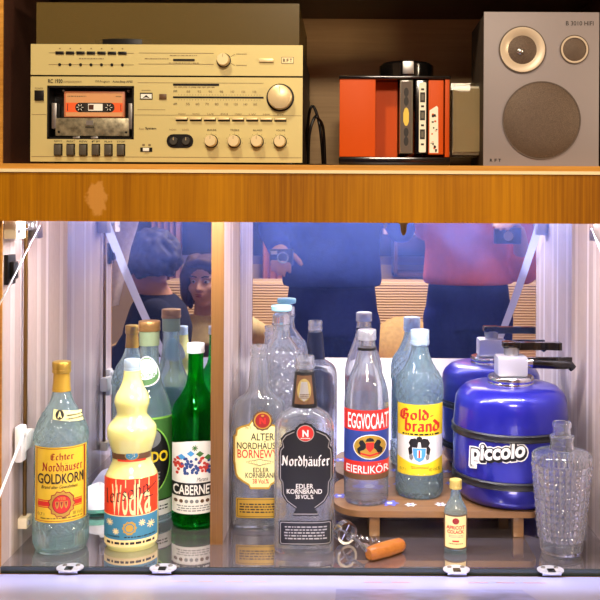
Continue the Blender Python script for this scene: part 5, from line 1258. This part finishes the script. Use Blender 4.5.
def stand_person(X, Y, H, name_label, top_m, leg_m, shoe_m, hair_m, skin, hands, hem=1.0, sw=.19, yaw=0, hairkind='short', wid=.17, group=None):
    """standing figure facing +Y; hands: two dicts with elbow, wrist, dir, up, curl"""
    k = H / 1.75; org = (X, Y, 0)
    hz = H - .115 * k
    sh = 1.43 * k
    body = MB(); m = skin
    M = head(body, (X, Y + .02, hz), m, yaw, 0, k)
    capsule(body, (X, Y - .01, sh + .02), (X, Y + .005, hz - .06), .058, .052, m)
    ringtorso(body, [(X, Y, .92 * k, .14, .10), (X, Y, 1.1 * k, .135, .10), (X, Y, 1.3 * k, .155, .105), (X, Y, 1.41 * k, .13, .085), (X, Y, 1.46 * k, .06, .06)], m)
    for q, hd in zip((-1, 1), hands):
        S = Vector((X + q * (sw - .01), Y - .01, sh - .03)); E = Vector(hd['elbow']); Wr = Vector(hd['wrist'])
        chain(body, [(S, .05), (E, .038), (Wr, .026)], m); hand(body, Wr, hd['dir'], hd['up'], m, hd.get('curl', .5), q)
    for q in (-1, 1):
        chain(body, [((X + q * .085, Y, .9 * k), .075), ((X + q * .09, Y + .01, .49 * k), .05), ((X + q * .09, Y - .02, .09), .038)], m); chain(body, [((X + q * .09, Y - .03, .045), .035), ((X + q * .095, Y + .12, .035), .03)], m)
    root = fuse(body, 'person', None, m, .0065, 3, org)
    tag(root, name_label, 'person', group)
    def kid(b_, nm, mm, vx=.009, sm_=8):
        for i in range(len(b_.v)): pass
        o = fuse(b_, nm, None, mm, vx, sm_, org); o.parent = root; o.location = (0, 0, 0); return o
    t = MB(); ringtorso(t, [(X, Y, hem, wid + .005, .135), (X, Y, hem + .02, wid + .012, .142), (X, Y, hem + .14, wid + .002, .135), (X, Y, 1.28 * k, wid + .012, .135), (X, Y, 1.37 * k, wid + .005, .118), (X, Y - .01, 1.43 * k, wid - .045, .09), (X, Y - .01, 1.475 * k, .075, .07)], top_m)
    for q, hd in zip((-1, 1), hands):
        S = Vector((X + q * (sw - .015), Y - .01, sh - .035)); E = Vector(hd['elbow']); Wr = Vector(hd['wrist']); cuff = E.lerp(Wr, hd.get('cuff', .92))
        chain(t, [(S, .068), (E, .054), (cuff, .043 if hd.get('cuff', .92) > .5 else .05)], top_m)
    kid(t, 'upper_garment', top_m)
    t = MB(); ringtorso(t, [(X, Y, .80 * k, .168, .115), (X, Y, .9 * k, .17, .122), (X, Y, 1.0 * k, .158, .115), (X, Y, 1.05 * k, .152, .11)], leg_m)
    for q in (-1, 1): chain(t, [((X + q * .085, Y, .84 * k), .098), ((X + q * .092, Y + .01, .48 * k), .072), ((X + q * .092, Y - .015, .13), .062)], leg_m)
    kid(t, 'trousers', leg_m)
    for q in (-1, 1):
        t = MB(); chain(t, [((X + q * .092, Y - .035, .045), .043), ((X + q * .098, Y + .13, .04), .038)], shoe_m); capsule(t, (X + q * .092, Y - .03, .05), (X + q * .092, Y - .03, .1), .045, .043, shoe_m); kid(t, 'shoe', shoe_m, .007, 3)
    hairmesh(root, M, hair_m, hairkind, org); face_bits(root, M, org)
    return root
def hairmesh(root, M, m, kind, org):
    t = MB(); R = random.Random(4)
    if kind == 'curly':
        t.ball((0, -.02, .045), (.094, .106, .092), m, 20, 12)
        for i in range(230):
            a = R.uniform(0, 2 * PI); z = R.uniform(-.7, 1); q = math.sqrt(max(0, 1 - z * z)); x, y, zz = .094 * q * math.cos(a), -.02 + .108 * q * math.sin(a), .045 + .098 * z
            if y > .048 and zz < .075: continue
            t.ball((x, y, zz), R.uniform(.012, .022), m, 8, 6)
        vx = .006
    elif kind == 'long':
        t.ball((0, -.022, .042), (.086, .100, .088), m, 24, 14)
        for q in (-1, 1):
            for k in range(6):
                y = .045 - .026 * k; pts = [((q * .06, y * .6, .11), .02), ((q * .087, y, .03), .022), ((q * .090, y - .005, -.05), .018), ((q * (.084 + .008 * math.sin(k * 2)), y - .0, -.095 - .01 * (k % 3)), .011)]
                chain(t, [(Vector(p_), r) for p_, r in pts], m)
        chain(t, [(Vector((-.055, .07, .09)), .018), (Vector((0, .075, .105)), .016), (Vector((.055, .07, .09)), .018)], m); vx = .006
    else:
        t.ball((0, -.026, .046), (.083, .096, .086), m, 24, 14); t.ball((0, -.06, .0), (.072, .05, .06), m, 20, 12); vx = .006
    t.xform(Matrix.Translation(-Vector(org)) @ M)
    o = fuse(t, 'hair', None, m, vx, 2); o.parent = root; return o

M_navy = fabric('navy jacket cloth', (38, 54, 150), 40, .15); M_jean = fabric('dark blue trousers cloth', (42, 54, 140), 60, .12); M_org = fabric('coral sweater cloth', (245, 112, 66), 50, .08); M_dkshirt = fabric('dark shirt cloth', (34, 36, 58), 50, .1)
M_shoe = mat('dark shoe leather', (34, 26, 22), .5); M_hairb = mat('brown hair', (74, 48, 34), .7, noise=.3, nscale=90); M_hairc = mat('dark curly hair', (50, 36, 34), .7, noise=.3, nscale=90); M_beige = fabric('beige jacket cloth', (206, 182, 132), 40, .08)
pX, pY = -.055, -1.52
ph = stand_person(pX, pY, 1.76, 'person in a dark blue jacket at the centre of the mirror reflection', M_navy, M_jean, M_shoe, M_hairb, S1,
    [dict(elbow=(-.275, -1.50, 1.20), wrist=(-.235, -1.33, 1.125), dir=(.1, 1, -.15), up=(0, .2, 1), curl=.75, cuff=.85),
     dict(elbow=(.20, -1.50, 1.20), wrist=(.13, -1.42, 1.36), dir=(-.3, .5, .8), up=(0, 1, -.4), curl=.5, cuff=.9)], hem=.985, wid=.175)
# small pocket camera held low by that person
cm = empty('compact_camera', (-.222, -1.235, 1.105), label='small black camera held by the person in the blue jacket', cat='camera')
b = MB(); b.box(-.04, .04, -.014, .014, -.028, .028, M_black, .005); b.build('camera_body', cm)
b = MB(); b.lathe([(0, .020), (.012, .020), (.012, .015), (.0, .015)], M_chrome, 32, (.006, .014, 0), 'Y', close=True); b.xform(Matrix.Scale(1, 4)); b.v = [(x, .028 - y, z) for x, y, z in b.v]; b.build('lens', cm)
b = MB(); b.box(-.036, -.014, .0145, .016, .010, .022, M_white, .001); b.build('flash', cm)
stand_person(.49, -1.80, 1.74, 'person in a coral sweater and dark trousers at the right of the mirror', M_org, M_jean, M_shoe, M_hairc, S2,
    [dict(elbow=(.325, -1.86, 1.20), wrist=(.43, -1.68, 1.31), dir=(.8, .5, .2), up=(0, .3, 1), curl=.7, cuff=.9),
     dict(elbow=(.705, -1.74, 1.03), wrist=(.655, -1.60, 1.19), dir=(-.4, .6, .4), up=(0, .5, 1), curl=.8, cuff=.35)], hem=.975, wid=.172)
cm = empty('pocket_camera', (.60, -1.535, 1.175), label='dark pocket camera held by the person in the coral sweater', cat='camera')
b = MB(); b.box(-.05, .05, -.015, .015, -.03, .03, M_black, .006); b.build('camera_body', cm)
b = MB(); b.lathe([(0, .018), (.010, .018)], M_steel, 28, (0, .0, 0), 'Y'); b.v = [(x, .015 - y, z) for x, y, z in b.v]; b.build('lens', cm)

def seat_person(X, Y, seat, hc, lab, top_m, leg_m, hair_m, skin, hairkind, yaw=0, pitch=0, turn=0, shd=.2):
    org = (X, Y, 0); hc = Vector(hc); body = MB(); M = head(body, hc, skin, yaw, pitch, .97); m = skin
    sh = hc.z - shd; cx = (X * .3 + hc.x * .7)
    capsule(body, (cx, hc.y - .04, sh + .03), (hc.x, hc.y - .015, hc.z - .06), .056, .05, m)
    ringtorso(body, [(X, Y, seat + .06, .15, .12), (X * .7 + cx * .3, Y, seat + .25, .13, .1), (cx, hc.y - .04, sh - .08, .15, .1), (cx, hc.y - .04, sh + .01, .12, .08)], m)
    H = []
    for q in (-1, 1):
        S = Vector((cx + q * .175, hc.y - .04, sh - .02)); E = Vector((X + q * .24, Y + .12, seat + .26)); Wr = Vector((X + q * .13, Y + .34, seat + .20)); H.append((S, E, Wr))
        chain(body, [(S, .048), (E, .037), (Wr, .026)], m); hand(body, Wr, (-q * .4, 1, -.2), (0, .1, 1), m, .35, q)
        chain(body, [(Vector((X + q * .1, Y + .02, seat + .08)), .08), (Vector((X + q * .13, Y + .44, seat + .09)), .052), (Vector((X + q * .13, Y + .46, .09)), .036)], m); capsule(body, (X + q * .13, Y + .45, .045), (X + q * .135, Y + .6, .035), .035, .03, m)
    root = fuse(body, 'person', None, m, .0065, 3, org); tag(root, lab, 'person')
    def kid(b_, nm, mm, vx=.009, sm_=8): o = fuse(b_, nm, None, mm, vx, sm_, org); o.parent = root; o.location = (0, 0, 0)
    t = MB(); ringtorso(t, [(X, Y, seat + .05, .18, .15), (X * .7 + cx * .3, Y, seat + .25, .165, .135), (cx, hc.y - .04, sh - .08, .185, .13), (cx, hc.y - .04, sh + .0, .15, .105), (cx, hc.y - .035, sh + .045, .075, .07)], top_m)
    for S, E, Wr in H: chain(t, [(S, .066), (E, .052), (E.lerp(Wr, .9), .042)], top_m)
    kid(t, 'upper_garment', top_m)
    t = MB()
    for q in (-1, 1): chain(t, [(Vector((X + q * .095, Y + .02, seat + .09)), .098), (Vector((X + q * .13, Y + .44, seat + .095)), .07), (Vector((X + q * .13, Y + .46, .13)), .055)], leg_m)
    kid(t, 'trousers', leg_m)
    for q in (-1, 1): t = MB(); chain(t, [(Vector((X + q * .13, Y + .44, .047)), .043), (Vector((X + q * .137, Y + .6, .04)), .037)], M_shoe); kid(t, 'shoe', M_shoe, .007, 3)
    hairmesh(root, M, hair_m, hairkind, org); face_bits(root, M, org); root.rotation_euler = (0, 0, turn)
    return root
# curly-haired person turned to the left, seated on a stool near the bar
seat_person(-.74, -1.62, .42, (-.72, -1.60, 1.045), 'seated person with dark curly hair and dark shirt in the mirror', M_dkshirt, M_jean, M_hairc, S1, 'curly', yaw=math.radians(30), turn=math.radians(82), shd=.145)
so = empty('stool', (-.74, -1.62, 0), label='round brown stool under the curly-haired person', cat='stool')
b = MB(); b.lathe([(.36, .17), (.375, .18), (.40, .18), (.415, .165)], fabric('stool cloth', (110, 74, 50)), 36); b.build('seat', so)
for k in range(4): a = PI / 4 + PI / 2 * k; b = MB(); b.tube([(.11 * math.cos(a), .11 * math.sin(a), .36), (.17 * math.cos(a), .17 * math.sin(a), .0)], .014, M_sideedge); b.build('leg', so)
seat_person(-.64, -2.44, .44, (-.62, -2.14, .95), 'person with long brown hair and beige jacket sitting on the mirrored sofa', M_beige, M_jean, M_hairb, S2, 'long', yaw=math.radians(12), pitch=-.05, shd=.19)
